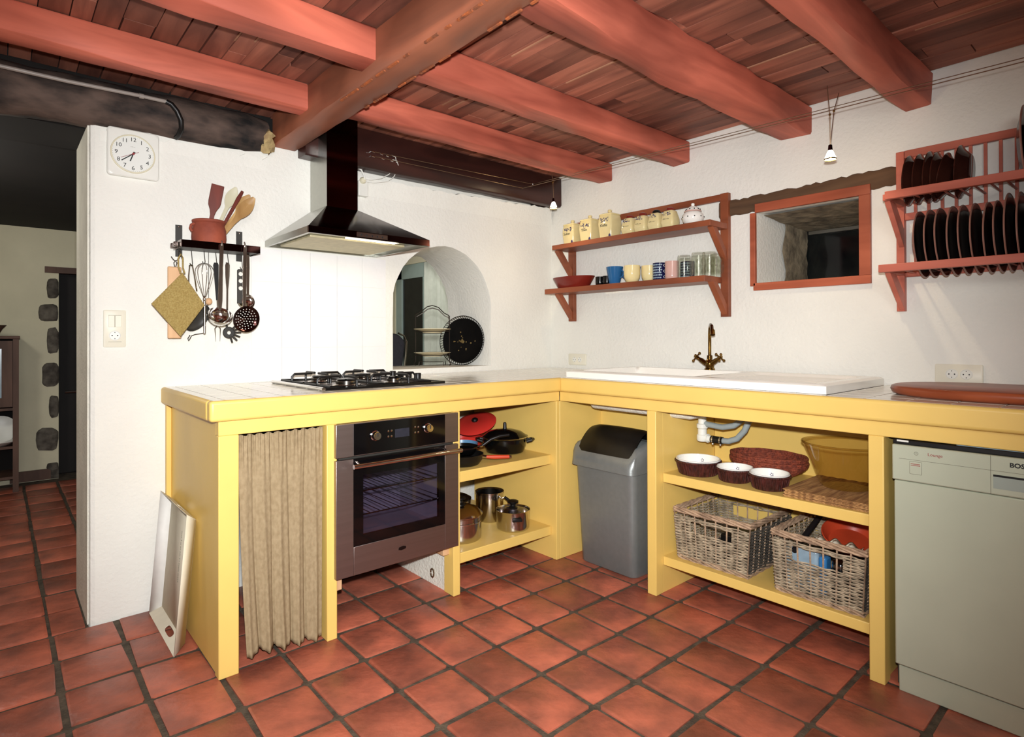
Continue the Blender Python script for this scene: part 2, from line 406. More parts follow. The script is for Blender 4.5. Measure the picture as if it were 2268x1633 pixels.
mat('display', srgb(44, 46, 56), 0.3, var=0.15, scale=60)
mat('cavity', srgb(176, 172, 182), 0.55, var=0.1, scale=9)
mat('conduit', srgb(150, 140, 132), 0.4, var=0.05, scale=20)
glass('amber_glass', (0.86, 0.79, 0.64), 0.02, 0.97)
glass('clear_glass', (0.95, 0.96, 0.93), 0.02, 0.985)
glass('oven_glass', (0.62, 0.60, 0.66), 0.04, 1.0)
glass('clock_glass', (1, 1, 1), 0.02, 0.97)
emit('bulb', (1.0, 0.86, 0.62, 1), 22.0)
emit('hood_bulb', (1.0, 0.88, 0.62, 1), 3.0)

# ================================================================== ROOM SHELL
rng = random.Random(7)
WT = 0.466          # thickness of the wall between kitchen and next room
CZ = 2.27           # underside of ceiling boards
def struct(name, loc=(0, 0, 0)):
    return thing(name, None, None, loc, kind='structure')
def tri_fill(mb, outer, holes, to3):
    bm = bmesh.new(); edges = []
    for loop in [outer]+holes:
        vs = [bm.verts.new(to3(*p)) for p in loop]
        edges += [bm.edges.new((vs[i], vs[(i+1) % len(vs)])) for i in range(len(vs))]
    bmesh.ops.triangle_fill(bm, use_beauty=True, use_dissolve=False, edges=edges)
    bm.verts.index_update()
    mb.add([v.co.copy() for v in bm.verts], [tuple(v.index for v in f.verts) for f in bm.faces])
    bm.free()

# ---- floor: mortar bed plus laid terracotta tiles
floor = B(-4.6, 0.0, -4.8, 0.0, -0.12, -0.007).box(-4.6, -2.657, 0.0, WT, -0.12, -0.007).build('floor', 'grout', kind='structure')
TX, TY = 0.2105, 0.243
def tile_mesh(seed, w, d):
    r = random.Random(seed); m = MB()
    hx, hy, c = w/2, d/2, 0.006
    pts = [(-hx+c, -hy), (hx-c, -hy), (hx, -hy+c), (hx, hy-c), (hx-c, hy), (-hx+c, hy), (-hx, hy-c), (-hx, -hy+c)]
    pts = [(x+r.uniform(-.0035, .0035), y+r.uniform(-.0035, .0035)) for x, y in pts]
    ins = [(x*(1-.005/hx), y*(1-.005/hy)) for x, y in pts]
    vs = [(x, y, -0.011) for x, y in pts]+[(x, y, -0.0025) for x, y in pts]+[(x, y, 0) for x, y in ins]
    fs = [(i, (i+1) % 8, 8+(i+1) % 8, 8+i) for i in range(8)]+[(8+i, 8+(i+1) % 8, 16+(i+1) % 8, 16+i) for i in range(8)]+[tuple(range(16, 24))]
    m.add(vs, fs); return m
TILE_PROTO = []
for k in range(5):
    o = tile_mesh(k, TX-0.019, TY-0.020).build('tile', 'terracotta', floor, local=True)
    TILE_PROTO.append(o.data)
    KIDS[floor.name].remove(o); bpy.data.objects.remove(o, do_unlink=True)
def lay_tile(parent, x, y, z=0.0):
    o = bpy.data.objects.new('tile', rng.choice(TILE_PROTO)); COL.objects.link(o); o.parent = parent
    o.location = (x, y, z+rng.uniform(-0.0015, 0.0015))
    o.rotation_euler = (rng.uniform(-.006, .006), rng.uniform(-.006, .006), rng.choice((0, PI))+rng.uniform(-.012, .012))
rest = []
for i in range(-14, 9):
    for j in range(-2, 20):
        x = -1.725+TX*(i+.5); y = 0.0-TY*(j+.5)
        if x > -0.05 or x < -4.5 or y < -4.7: continue
        if y > 0 and x > -2.657-TX*0.4: continue
        p = proj((x, y, 0))
        if p and -120 < p[0] < IW+160 and p[1] < IH+170: lay_tile(floor, x, y)
        else: rest.append((x, y))
for yc_ in (.1215, .3445):
    B(-2.775, -2.668, yc_-.113, yc_+.113, -.011, 0).build('tile', 'terracotta', floor, smooth=False)
mb = MB()
for x, y in rest:
    mb.box(x-TX/2+.008, x+TX/2-.008, y-TY/2+.009, y+TY/2-.009, -0.011, 0)
mb.build('floor_tiles', 'terracotta', floor, kind='stuff', smooth=False)

# ---- wall with cooker hood, arched opening and doorway (plane y = 0)
AFL, AFR, ASILL = -1.262, -0.552, 0.985
def arch_front():
    c = (AFL+AFR)/2; r = (AFR-AFL)/2
    pts = [(AFL, ASILL), (AFL, 1.15), (AFL, 1.27)]
    for k in range(0, 21):
        a = PI-PI*k/20; pts.append((c+r*math.cos(a)+rng.uniform(-.003, .003), 1.36+r*math.sin(a)+rng.uniform(-.003, .003)))
    return pts+[(AFR, 1.27), (AFR, 1.15), (AFR, ASILL)]
AF = arch_front()
def arch_back():
    key = [(-1.03, 1.36), (-1.015, 1.52), (-0.965, 1.61), (-0.885, 1.685), (-0.82, 1.715), (-0.775, 1.71), (-0.69, 1.655), (-0.63, 1.585), (-0.585, 1.51), (-0.562, 1.43), (-0.557, 1.36)]
    pts = [(-1.03, ASILL-.005), (-1.03, 1.15), (-1.03, 1.27)]
    for k in range(21):
        u = k/20*(len(key)-1); i = min(int(u), len(key)-2); f = u-i
        pts.append((key[i][0]*(1-f)+key[i+1][0]*f, key[i][1]*(1-f)+key[i+1][1]*f))
    return pts+[(-0.557, 1.27), (-0.557, 1.15), (-0.557, ASILL-.005)]
AB = arch_back()
DJ = -2.657
wb = MB()
R_ = 0.02
# slightly softened arris at the door jamb
jf = [(DJ+R_, 0.0), (DJ+R_*.3, R_*.3), (DJ, R_)]
tri_fill(wb, [(DJ+R_, -0.1), (0.02, -0.1), (0.02, 2.32), (-1.912, 2.32), (-1.915, 2.11), (DJ+R_, 2.11)], [AF], lambda x, z: (x, 0.0, z))
tri_fill(wb, [(DJ, -0.1), (0.02, -0.1), (0.02, 2.32), (DJ, 2.32)], [AB], lambda x, z: (x, WT, z))
n = len(AF)
lip = [(x+(x-(AFL+AFR)/2)*-.0, z) for x, z in AF]
vs = [(x, 0.0, z) for x, z in AF]+[(x*.985+(-.907)*.015, 0.02, z-.004 if z > 1.3 else z) for x, z in AF]+[(x, WT, z) for x, z in AB]
wb.add(vs, [(i, i+1, n+i+1, n+i) for i in range(n-1)]+[(n+i, n+i+1, 2*n+i+1, 2*n+i) for i in range(n-1)]+[(n-1, 0, n, 2*n-1), (2*n-1, n, 2*n, 3*n-1)])
wb.add([(x, y, -0.1) for x, y in jf]+[(DJ, WT, -0.1)]+[(x, y, 2.11) for x, y in jf]+[(DJ, WT, 2.11)], [(0, 1, 5, 4), (1, 2, 6, 5), (2, 3, 7, 6)])
wb.box(-4.6, -3.62, 0, WT, -0.1, 2.11)
wall_back = wb.build('wall_back', 'plaster', kind='structure', sharp=30)
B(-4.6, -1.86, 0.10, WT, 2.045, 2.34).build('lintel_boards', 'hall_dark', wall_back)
# ragged strip of grey render along the door jamb
B(DJ-0.004, DJ+0.001, 0.015, WT-0.02, 0.0, 2.04).build('jamb_render', 'plaster_jamb', wall_back)
# plaster crumbling under the ceiling log and the dark lintel
mb = MB()
def ragged(mb, x0, x1, y0, y1, zl, zt, n=26, amp=0.012, seed=1):
    r = random.Random(seed); vs = []; fs = []
    for i in range(n+1):
        x = x0+(x1-x0)*i/n; zz = zt(x)+r.uniform(-amp, amp)
        vs += [(x, -.0006, zl), (x, y0+.001, zz-.012), (x, y1-.01, zz), (x, y1, zz)]
    for i in range(n):
        for k in range(3): fs.append((i*4+k, (i+1)*4+k, (i+1)*4+k+1, i*4+k+1))
    mb.add(vs, fs)
ragged(mb, -2.62, -1.95, -0.012, 0.06, 1.98, lambda x: 2.035+.02*(x+2.6), seed=3)
ragged(mb, -1.72, -0.02, -0.03, 0.04, 1.94, lambda x: 2.045+.018*(x+1.7)-.012*math.sin((x+1.7)*2), n=60, amp=.006, seed=4)
mb.build('plaster_edge', 'plaster', wall_back)
# patched lump at the log's end
mb = MB(); r = random.Random(5)
mb.sphere((-1.955, -0.03, 2.115), 0.05, 12, 8, (0.6, 0.8, 1.1))
mb.v = [v+Vector((r.uniform(-.012, .012), r.uniform(-.012, .012), r.uniform(-.014, .014))) for v in mb.v]
mb.build('plaster_patch', 'patch', wall_back)
# painted tile splashback between utensil rail and arch
sx0, sx1, sz0, sz1 = PY(556, 700, 0).x, AFL-.045, .956, 1.60
nx, nz = 5, 4
for i in range(nx):
    for k in range(nz):
        a_, b_ = sx0+(sx1-sx0)*i/nx, sx0+(sx1-sx0)*(i+1)/nx; c_, d_ = sz0+(sz1-sz0)*k/nz, sz0+(sz1-sz0)*(k+1)/nz
        B(a_+.0011, b_-.0011, -.0035-.0006*rng.random(), .002, c_+.0011, d_-.0011).build('tile', 'wall_tile', wall_back, smooth=False)

# ---- wall with sink and window (plane x = 0)
WY0, WY1, WZ0, WZ1 = -1.972, -1.487, 1.430, 1.803
wr = MB()
WH = [(WY1, WZ0), (WY1, WZ1), (WY0, WZ1), (WY0, WZ0)]
tri_fill(wr, [(-4.8, -0.1), (0.0, -0.1), (0.0, 2.32), (-4.8, 2.32)], [WH], lambda y, z: (0.0, y, z))
WDX = 0.56
wb_ = [(-1.499, 1.47), (-1.499, 1.80), (-1.99, 1.80), (-1.99, 1.47)]
wr.add([(0, y, z) for y, z in WH]+[(WDX, y, z) for y, z in wb_], [(i, (i+1) % 4, 4+(i+1) % 4, 4+i) for i in range(4)])
wr.add([(0, 0, -.1), (0, 0, 2.32), (0.5, 0, 2.32), (0.5, 0, -.1)], [(0, 1, 2, 3)])
wall_right = wr.build('wall_right', 'plaster', kind='structure')
# rough stone inside the window reveal
mb = MB(); r = random.Random(11)
def revfn(u, v):
    x = 0.27+0.02*math.sin(v*9)+u*(WDX-0.27); z = 1.455+v*0.34
    return (x, -1.505-0.012*(0.3+r.random()*0.7)*(1 if u > 0 else 0.2), z)
mb.grid(8, 10, revfn)
mb.build('reveal_stone', 'reveal_stone', wall_right, sharp=60)
mb = MB()
def toprev(u, v): return (0.05+u*(WDX-0.06), -1.50-v*0.46, 1.797-0.03*u-0.006*r.random())
mb.grid(8, 6, toprev); mb.build('reveal_lintel', 'reveal_stone', wall_right, sharp=60)
# walls behind the photographer
B(-4.75, -4.6, -4.8, WT, -0.1, 2.32).build('wall_left', 'plaster', kind='structure')
B(-4.6, 0.0, -4.95, -4.8, -0.1, 2.32).build('wall_front', 'plaster', kind='structure')

# ---- ceiling: slab plus narrow boards laid across the joists
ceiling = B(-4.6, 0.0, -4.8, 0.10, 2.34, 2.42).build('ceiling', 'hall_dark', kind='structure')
x = -4.55
cuts = [-0.49, -1.03, -1.69, -2.19]
rest = MB()
nb = 0
while x < -0.02:
    w = rng.choice((0.062, 0.07, 0.078, 0.085, 0.1))
    if x+w > -0.005: w = -0.005-x
    if w < 0.02: break
    y = 0.09
    first = True
    while y > -4.7:
        L = rng.uniform(0.25, 0.75) if first else rng.uniform(0.5, 1.5)
        first = False
        y1 = max(y-L, -4.75)
        g = rng.choice((0.001, 0.0015, 0.002, 0.004))
        z = CZ+rng.uniform(0, 0.005)
        vis = False
        for yy in (y, (y+y1)/2, y1):
            p = proj((x+w/2, yy, CZ))
            if p and -60 < p[0] < IW+60 and -110 < p[1] < 460: vis = True
        if vis:
            nb += 1
            o = B(x+g, x+w-g, y1+.0015, y-.0015, z, z+0.018).build('plank', 'board', ceiling, smooth=False)
        else:
            rest.box(x+g, x+w-g, y1+.0015, y-.0015, z, z+0.018)
        y = y1
    x += w
rest.build('ceiling_planks', 'board', ceiling, kind='stuff', smooth=False)
# pale slivers of light wood battens at a few board joints
for (xa, ya, L) in ((-2.28, -0.62, 0.30), (-2.22, -0.66, 0.26), (-1.35, -0.62, 0.32), (-1.30, -0.60, 0.32), (-0.98, -0.62, 0.30), (-1.42, -1.2, 0.36), (-1.08, -1.17, 0.3), (-0.62, -1.75, 0.35), (-0.45, -2.3, 0.4)):
    B(xa, xa+0.006, ya-L, ya, CZ-0.002, CZ+0.003).build('batten', 'batten_wood', ceiling, smooth=False)

# ---- heavy timbers
def timber(name, ax, a0, a1, lo, hi, z0, z1, m, label, cat='beam', seed=0, jit=0.004, c=0.008, n=14, group=None, wane=None):
    r = random.Random(seed); mb = MB(); ring = []
    for i in range(n+1):
        t = a0+(a1-a0)*i/n
        cs = [(lo+c, z0), (hi-c, z0), (hi, z0+c), (hi, z1-c), (hi-c, z1), (lo+c, z1), (lo, z1-c), (lo, z0+c)]
        if wane: cs = wane(t, cs)
        cs = [(u+r.uniform(-jit, jit), z+(r.uniform(-jit, jit) if z < z1-.02 else 0)) for u, z in cs]
        ring.append([(t, u, z) if ax == 'x' else (u, t, z) for u, z in cs])
    vs = [p for rr in ring for p in rr]
    fs = [(i*8+k, i*8+(k+1) % 8, (i+1)*8+(k+1) % 8, (i+1)*8+k) for i in range(n) for k in range(8)]
    fs += [tuple(range(7, -1, -1)), tuple(range(n*8, n*8+8))]
    mb.add(vs, fs)
    mid = ((a0+a1)/2, (lo+hi)/2, z0) if ax == 'x' else ((lo+hi)/2, (a0+a1)/2, z0)
    return mb.build(name, m, origin=mid, label=label, cat=cat, group=group, sharp=50)
BX0, BX1 = -1.925, -1.808
def wane3(t, cs):
    k = max(0, 1-abs(t+1.2)/0.55)
    cs = list(cs)
    cs[1] = (cs[1][0], cs[1][1]); 
    lo = min(u for u, z in cs)
    cs[0] = (cs[0][0]+0.05*k, cs[0][1]); cs[7] = (cs[7][0], cs[7][1]+0.05*k)
    return cs
timber('ceiling_joist', 'x', BX1, -0.002, -0.545, -0.437, 2.158, CZ-.001, 'beam_red', 'red-stained ceiling joist between cooker hood and hanging wall shelf, ending above the corner lamp', seed=1)
timber('ceiling_joist', 'x', BX1, -0.002, -1.100, -0.985, 2.150, CZ-.001, 'beam_red', 'red-stained ceiling joist ending in the wall above the top of the mug shelf', seed=2)
timber('ceiling_joist', 'x', BX1, -0.002, -1.760, -1.615, 2.140, CZ-.001, 'beam_red', 'broad waney red ceiling joist ending above the small deep window', seed=3, jit=0.008, wane=wane3)
timber('ceiling_joist', 'x', -2.6, -0.002, -2.245, -2.140, 2.132, CZ-.001, 'beam_red', 'red-stained ceiling joist ending above the plate rack', seed=4)
timber('ceiling_joist', 'x', -4.6, BX0, -0.440, -0.340, 2.155, CZ-.001, 'beam_red', 'red-stained joist above the wall clock, butting into the cross beam', seed=5)
timber('ceiling_joist', 'x', -4.6, BX0, -1.050, -0.935, 2.150, CZ-.001, 'beam_red', 'red-stained joist butting into the cross beam, second from the clock wall', seed=6)
timber('cross_beam', 'y', -4.79, -0.002, BX0, BX1, 2.100, CZ-.001, 'beam_y', 'brown weathered cross beam resting on the wall beside the hood chimney', seed=8, jit=0.003, n=40)
# rusty worn arrises of the cross beam
cbm = bpy.data.objects['cross_beam']
mb = MB(); r = random.Random(9)
for (xx, sgn) in ((BX0, -1), (BX1, 1)):
    y = -0.75
    while y > -2.0:
        L = r.uniform(.02, .09)
        if r.random() < .75:
            mb.box(xx-.006*sgn-.004, xx-.006*sgn+.004, y-L, y, 2.0975, 2.103)
        y -= L+r.uniform(.005, .05)
mb.build('worn_edge', 'rust', cbm, smooth=False)

# dark log above doorway, grey conduit with black hose
mb = MB(); r = random.Random(12); ring = []; n = 26
for i in range(n+1):
    x = -4.5+i/n*(4.5-1.955); rad = 0.098+r.uniform(-.005, .005); cz = 2.128+0.02*(x+2.9)/1.0+r.uniform(-.004, .004)
    if i == n: rad *= .8
    ring += [(x, 0.028+rad*1.0*math.cos(2*PI*k/14)+r.uniform(-.004, .004), cz+rad*math.sin(2*PI*k/14)+r.uniform(-.004, .004)) for k in range(14)]
mb.add(ring, [(i*14+k, i*14+(k+1) % 14, (i+1)*14+(k+1) % 14, (i+1)*14+k) for i in range(n) for k in range(14)]+[tuple(range(13, -1, -1)), tuple(range(n*14, n*14+14))])
mb.build('log_lintel', 'log', origin=(-2.9, 0.03, 2.03), label='smoke-blackened log lintel over doorway and clock', cat='beam', sharp=70)
cp = thing('conduit', 'grey electric conduit along the blackened log with black flexible hose end', 'pipe', (-2.4, -0.1, 2.2))
mb = MB(); pts = [PY(px, py, -0.095) for px, py in ((-250, 82), (0, 146), (150, 180), (305, 211), (372, 226))]
mb.tube(pts, 0.008, 10); mb.build('pipe', 'conduit', cp)
mb = MB(); mb.tube([PY(308, 212, -0.095), PY(318, 214, -0.095)], 0.0105, 10); mb.build('coupling', 'conduit', cp)
mb = MB(); mb.tube([PY(px, py, yy) for px, py, yy in ((368, 225, -.095), (380, 231, -.097), (392, 246, -.098), (401, 266, -.09), (402, 285, -.075), (396, 300, -.045), (390, 305, -.018))], 0.0105, 10); mb.build('hose', 'black_plastic', cp)

# dark lintel behind the hood chimney
timber('dark_lintel', 'x', -1.80, -0.002, -0.100, -0.002, 2.065, CZ-.003, 'dark_beam', 'dark brown polished lintel beam behind the hood chimney', seed=14, jit=0.003)
# window lintel let into the wall
mb = MB(); r = random.Random(15); vs = []; fs = []; n = 40
def lz(y):  # centre height follows the photograph's slightly sagging lintel
    return 1.845-0.0*y
for i in range(n+1):
    y = -1.285-i/n*0.90
    zt = 1.902+r.uniform(-.006, .006)-0.02*(1-i/n); zb = 1.828+r.uniform(-.004, .004)-0.02*(1-i/n)
    vs += [(-.002, y, zb-.004), (-.012, y, zb+.006), (-.013, y, (zb+zt)/2), (-.011, y, zt-.006), (-.002, y, zt+.004)]
for i in range(n):
    fs += [(i*5+k, (i+1)*5+k, (i+1)*5+k+1, i*5+k+1) for k in range(4)]
fs += [(0, 1, 2, 3, 4), tuple(n*5+k for k in (4, 3, 2, 1, 0))]
mb.add(vs, fs)
mb.build('window_lintel', 'lintel_wood', origin=(0, -1.75, 1.84), label='rough brown wooden lintel set in plaster over the small window', cat='beam', sharp=70)

# ---- small deep window
w1 = struct('window_1', (0.0, -1.73, 1.45))
mb = B(WDX-.004, WDX+.006, -1.985, -1.49, 1.46, 1.79); mb.build('pane', 'night_pane', w1)
B(WDX-.03, WDX-.005, -1.985, -1.53, 1.742, 1.760).build('pane_frame', 'hood_steel', w1)
B(WDX-.022, WDX-.005, -1.985, -1.495, 1.472, 1.488).build('pane_frame', 'hall_wood', w1)
tr = thing('window_trim', 'flat red-brown wooden frame nailed round the small deep window', 'window frame', (0, -1.73, 1.40))
def trim(name, y0, y1, z0, z1): return B(-0.020, -0.001, y0, y1, z0, z1).build(name, 'trim_wood', tr, bevel=0.002)
trim('frame_rail', -2.017, -1.487, 1.800, 1.845)
trim('frame_rail', -2.017, -1.478, 1.402, 1.440)
trim('frame_stile', -2.017, -1.970, 1.440, 1.800)
trim('frame_stile', -1.489, -1.461, 1.425, 1.800)

# ================================================================== NEXT ROOM (seen through doorway and arch)
HY = 3.3; HX = 0.6; HZ = 2.08
hf = B(-4.6, HX, WT, HY+.35, -0.12, -0.007).build('floor_hall', 'grout', kind='structure')
for i in range(-12, 2):
    for j in range(-14, -2):
        x = -1.725+TX*(i+.5); y = -TY*(j+.5)
        p = proj((x, y, 0))
        if p and -900 < p[0] < 620 and y < HY-.1: lay_tile(hf, x, y)
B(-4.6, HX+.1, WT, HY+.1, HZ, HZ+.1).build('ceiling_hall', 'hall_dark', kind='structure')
DHX = -2.547
hw = B(-4.6, DHX, HY, HY+.35, -0.1, 2.2).box(-1.65, HX+.1, HY, HY+.35, -0.1, 2.2).box(DHX, -1.65, HY, HY+.35, 1.76, 2.2).build('wall_hall_back', 'hall_plaster', kind='structure')
# exposed stones beside the dark door
r = random.Random(21)
for (xa, xb, ya, yb) in ((103, 131, 616, 662), (85, 131, 673, 713), (103, 131, 725, 785), (92, 131, 802, 860), (108, 131, 875, 927), (78, 131, 945, 1003), (103, 131, 1023, 1046)):
    p = PY(xa, yb, HY-.01); q = PY(xb, ya, HY-.01)
    cx, cz = (p.x+q.x)/2, (p.z+q.z)/2; hx, hz = (q.x-p.x)/2, (q.z-p.z)/2
    mb = MB(); n = 14; vs = []
    outl = []
    for k in range(n):
        a = 2*PI*k/n; ca, sa = math.cos(a), math.sin(a)
        e = 0.55; outl.append((cx+hx*math.copysign(abs(ca)**e, ca)*r.uniform(.92, 1.04), cz+hz*math.copysign(abs(sa)**e, sa)*r.uniform(.92, 1.04)))
    vs = [(x, HY+.01, z) for x, z in outl]+[(cx+(x-cx)*.95, HY-.012, cz+(z-cz)*.95) for x, z in outl]+[(cx+(x-cx)*.6, HY-.022, cz+(z-cz)*.6) for x, z in outl]
    mb.add(vs, [(i, (i+1) % n, n+(i+1) % n, n+i) for i in range(n)]+[(n+i, n+(i+1) % n, 2*n+(i+1) % n, 2*n+i) for i in range(n)]+[tuple(range(2*n, 3*n))])
    mb.build('stone', 'stone', hw, sharp=60)
B(-2.64, -1.6, HY-.03, HY+.05, 1.715, 1.765).build('trim_1', 'hall_wood', kind='structure')
B(-2.86, -2.60, HY-.02, HY, 0, 0.085).build('baseboard_hall', 'hall_wood', kind='structure')
B(-2.60, DHX, HY-.02, HY, 0.0, 0.075).build('baseboard_hall', 'stone', kind='structure')
dr = struct('door_1', (-2.1, HY+.2, 0))
for k in range(6):
    B(DHX+k*.15, DHX+k*.15+.147, HY+.17, HY+.20, 0, 1.76).build('plank', 'door_wood', dr, bevel=.004)
p = PY(160, 868, HY+.15)
mb = MB(); mb.tube([p+Vector((-.05, 0, 0)), p+Vector((.06, 0, 0))], .012, 8); mb.build('latch', 'steel', dr)
# side wall with tall window
sw = B(HX, HX+.1, 2.0-1.6, 2.06, -0.1, 2.2).box(HX, HX+.1, 3.2, HY, -.1, 2.2).box(HX, HX+.1, 2.06, 3.2, 2.0, 2.2).build('wall_hall_right', 'hall_plaster', kind='structure')
B(-4.7, -4.6, WT, HY, -.1, 2.2).build('wall_hall_left', 'hall_plaster', kind='structure')
w2 = struct('window_2', (HX, 2.6, 0))
for (y0, y1, z0, z1) in ((3.07, 3.2, 0, 2.0), (2.46, 2.60, 0, 2.0), (2.06, 2.2, 0, 2.0), (2.06, 3.2, 1.84, 2.0), (2.06, 3.2, 0, 0.12)):
    B(HX+.01, HX+.06, y0, y1, z0, z1).build('window_frame', 'hall_frame', w2, bevel=.004)
B(HX+.015, HX+.045, 2.60, 2.63, .12, 1.84).build('window_bead', 'hall_frame', w2)
B(HX+.03, HX+.04, 2.6, 3.08, .1, 1.86).build('pane', 'night_pane', w2)
B(HX+.03, HX+.04, 2.19, 2.47, .1, 1.86).build('pane', 'night_pane', w2)
mb = MB()
mb.grid(60, 6, lambda u, v: (HX-.05+.02*math.sin(u*38)+.008*math.sin(u*91), 2.50-u*.46, .15+v*1.83))
mb.build('curtain', 'hall_curtain', origin=(HX-.05, 2.3, .15), label='pale pleated curtain hanging at the tall window seen through the arch', cat='curtain', solid=.002)
# chair behind the arch
cb = PY(884, 760, 1.0)
ch = thing('chair', 'dark grey upholstered chair with chrome rim seen through the arch', 'chair', (cb.x, 1.05, 0))
mb = MB(); cx = cb.x-.12
def backp(u, v):
    w = 0.20-0.05*(1-v)
    x = cx+(u-.5)*2*w
    return (x, 1.05-.03*math.cos((u-.5)*PI), .80+v*.40-.10*max(0, abs(u-.5)*2-.55)**1.5*2.2*v)
mb.grid(12, 8, backp); mb.build('backrest', 'chair_cloth', ch, solid=.03, sub=1)
mb = MB(); mb.tube([(cx+.145, 1.03, .45), (cx+.16, 1.02, .78), (cx+.185, 1.015, 1.02), (cx+.195, 1.015, 1.13), (cx+.17, 1.015, 1.18), (cx+.12, 1.015, 1.20)], .007, 8); mb.build('back_tube', 'chrome', ch)
mb = MB(); mb.tube([(cx-.145, 1.03, .45), (cx-.16, 1.02, .78), (cx-.185, 1.015, 1.02), (cx-.195, 1.015, 1.13), (cx-.17, 1.015, 1.18), (cx-.12, 1.015, 1.20)], .007, 8); mb.build('back_tube', 'chrome', ch)
B(cx-.2, cx+.2, 1.05, 1.45, .43, .48).build('seat', 'chair_cloth', ch, bevel=.015)
for sx in (-.17, .17):
    for yy in (1.07, 1.42):
        mb = MB(); mb.tube([(cx+sx, yy, .44), (cx+sx*1.1, yy, 0.0)], .010, 8); mb.build('leg', 'chrome', ch)
# glazed dresser at the far left of the next room
dz = thing('dresser', 'old glazed wooden dresser against the far wall of next room', 'cabinet', (-3.1, 3.1, 0))
DXR = -2.812; DF = 2.92
B(-3.62, DXR+.006, DF-.015, 3.28, 1.165, 1.187).build('top', 'hall_wood', dz, bevel=.003)
for xx in (DXR-.035, -3.6): B(xx, xx+.035, DF, DF+.035, 0, 1.165).build('post', 'hall_wood', dz)
B(-3.6, DXR, 3.262, 3.28, 0.1, 1.165).build('back_panel', 'hall_dark', dz)
B(DXR-.02, DXR, DF+.035, 3.262, .1, 1.165).build('side_panel', 'hall_wood', dz)
for z in (.10, .33, .62): B(-3.565, DXR-.02, DF+.01, 3.262, z, z+.02).build('shelf', 'hall_wood', dz)
dd = B(DXR-.10, DXR-.037, DF-.008, DF+.012, .65, 1.15).box(-3.55, -3.49, DF-.008, DF+.012, .65, 1.15).box(-3.49, DXR-.1, DF-.008, DF+.012, 1.09, 1.15).box(-3.49, DXR-.1, DF-.008, DF+.012, .65, .72).build('door', 'hall_wood', dz)
B(-3.49, DXR-.1, DF, DF+.003, .72, 1.09).build('pane', 'pale_blue', dd)  # opaque pale blue paints in the bluish reflection on the glass
dp = PY(8, 990, DF+.12)
for (cx_, cz_, rr_, nm) in ((dp.x-.02, .46, .105, 'standing'),):
    mb = MB(); mb.m = Matrix.Translation((cx_, DF+.20, cz_)) @ Matrix.Rotation(R(75), 4, 'X')
    mb.lathe([(.0, .0), (rr_*.6, .0), (rr_, .016), (rr_, .02), (rr_*.6, .006), (0, .006)], 28)
    mb.build('plate', 'white_plastic', origin=(cx_, DF+.2, .35), label='white plate standing on the dresser shelf of next room', cat='plate')
mb = MB(); mb.lathe([(.0, .35), (.07, .35), (.13, .385), (.13, .39), (.06, .358), (0, .358)], 28, (dp.x-.05, DF+.09, 0))
mb.build('plate', 'white_plastic', origin=(dp.x-.05, DF+.09, .35), label='white dish lying on the dresser shelf of next room', cat='plate')
mb = MB(); q = PY(2, 740, DF+.1)
mb.lathe([(0, 1.187), (.035, 1.187), (.03, 1.20), (.05, 1.24), (.075, 1.27), (.07, 1.27), (.045, 1.24), (0, 1.21)], 20, (q.x-.04, DF+.1, 0))
mb.build('footed_bowl', 'hall_wood', origin=(q.x-.04, DF+.1, 1.187), label='small dark footed bowl on top of the dresser', cat='bowl')

# ================================================================== WORKTOP AND COUNTER BASES
HT = 0.954; FB = 0.882; RB = 0.8307
D1, D2 = 0.7892, 0.733
F = -0.7655; G = -0.7093
wt = thing('worktop', 'L-shaped white tiled worktop with thick rounded yellow edge', 'worktop', (-1.2, -0.6, 0.88))
def fascia(*a): return B(*a).build('edge', 'yellow', wt, bevel=.012, seg=4)
fascia(-2.4033, -D2+.045, -D1, -D1+.045, FB, HT)
fascia(-2.4033, -2.3583, -D1+.045, -.002, FB, HT)
fascia(-D2, -D2+.045, -2.97, -D1+.001, FB, HT)
slab = MB()
slab.box(-2.36, -.002, -.745, -.002, FB+.01, HT-.008)
slab.box(-.69, -.002, -.80, -.745, FB+.01, HT-.008)
slab.box(-.69, -.662, -2.062, -.80, FB+.01, HT-.008).box(-.062, -.002, -2.062, -.80, FB+.01, HT-.008)
slab.box(-.69, -.002, -2.97, -2.062, FB+.01, HT-.008)
slab.build('slab', 'tile_grout', wt, smooth=False)
HOB = (-1.945, -1.38, -0.675, -0.125)
def tiles(x0, x1, y0, y1, xs, ys, skip=None):
    xl = sorted(set([x0]+[v for v in xs if x0+.006 < v < x1-.006]+[x1])); yl = sorted(set([y0]+[v for v in ys if y0+.006 < v < y1-.006]+[y1]))
    for a, b in zip(xl, xl[1:]):
        for c, d in zip(yl, yl[1:]):
            if skip and a > skip[0] and b < skip[1] and c > skip[2] and d < skip[3]: continue
            g = .0019; e = .0012
            m = MB(); m.frustum((a+g, b-g, c+g, d-g), HT-.008, (a+g, b-g, c+g, d-g), HT-.001)
            m.add([(a+g, c+g, HT-.001), (b-g, c+g, HT-.001), (b-g, d-g, HT-.001), (a+g, d-g, HT-.001), (a+g+e, c+g+e, HT+.0004), (b-g-e, c+g+e, HT+.0004), (b-g-e, d-g-e, HT+.0004), (a+g+e, d-g-e, HT+.0004)],
                  [(4, 5, 6, 7), (0, 1, 5, 4), (1, 2, 6, 5), (2, 3, 7, 6), (3, 0, 4, 7)])
            m.build('tile', 'white_tile', wt, smooth=False)
XS = [-2.352+.1015*k for k in range(30)]; YS = [-.775+.12*k for k in range(-20, 8)]
tiles(-2.392, -.003, -.774, -.003, XS, YS, HOB)
tiles(-.718, -.677, -2.079, -.776, XS, YS)
tiles(-.718, -.003, -2.95, -2.081, [-.718+.1*k for k in range(9)], YS)

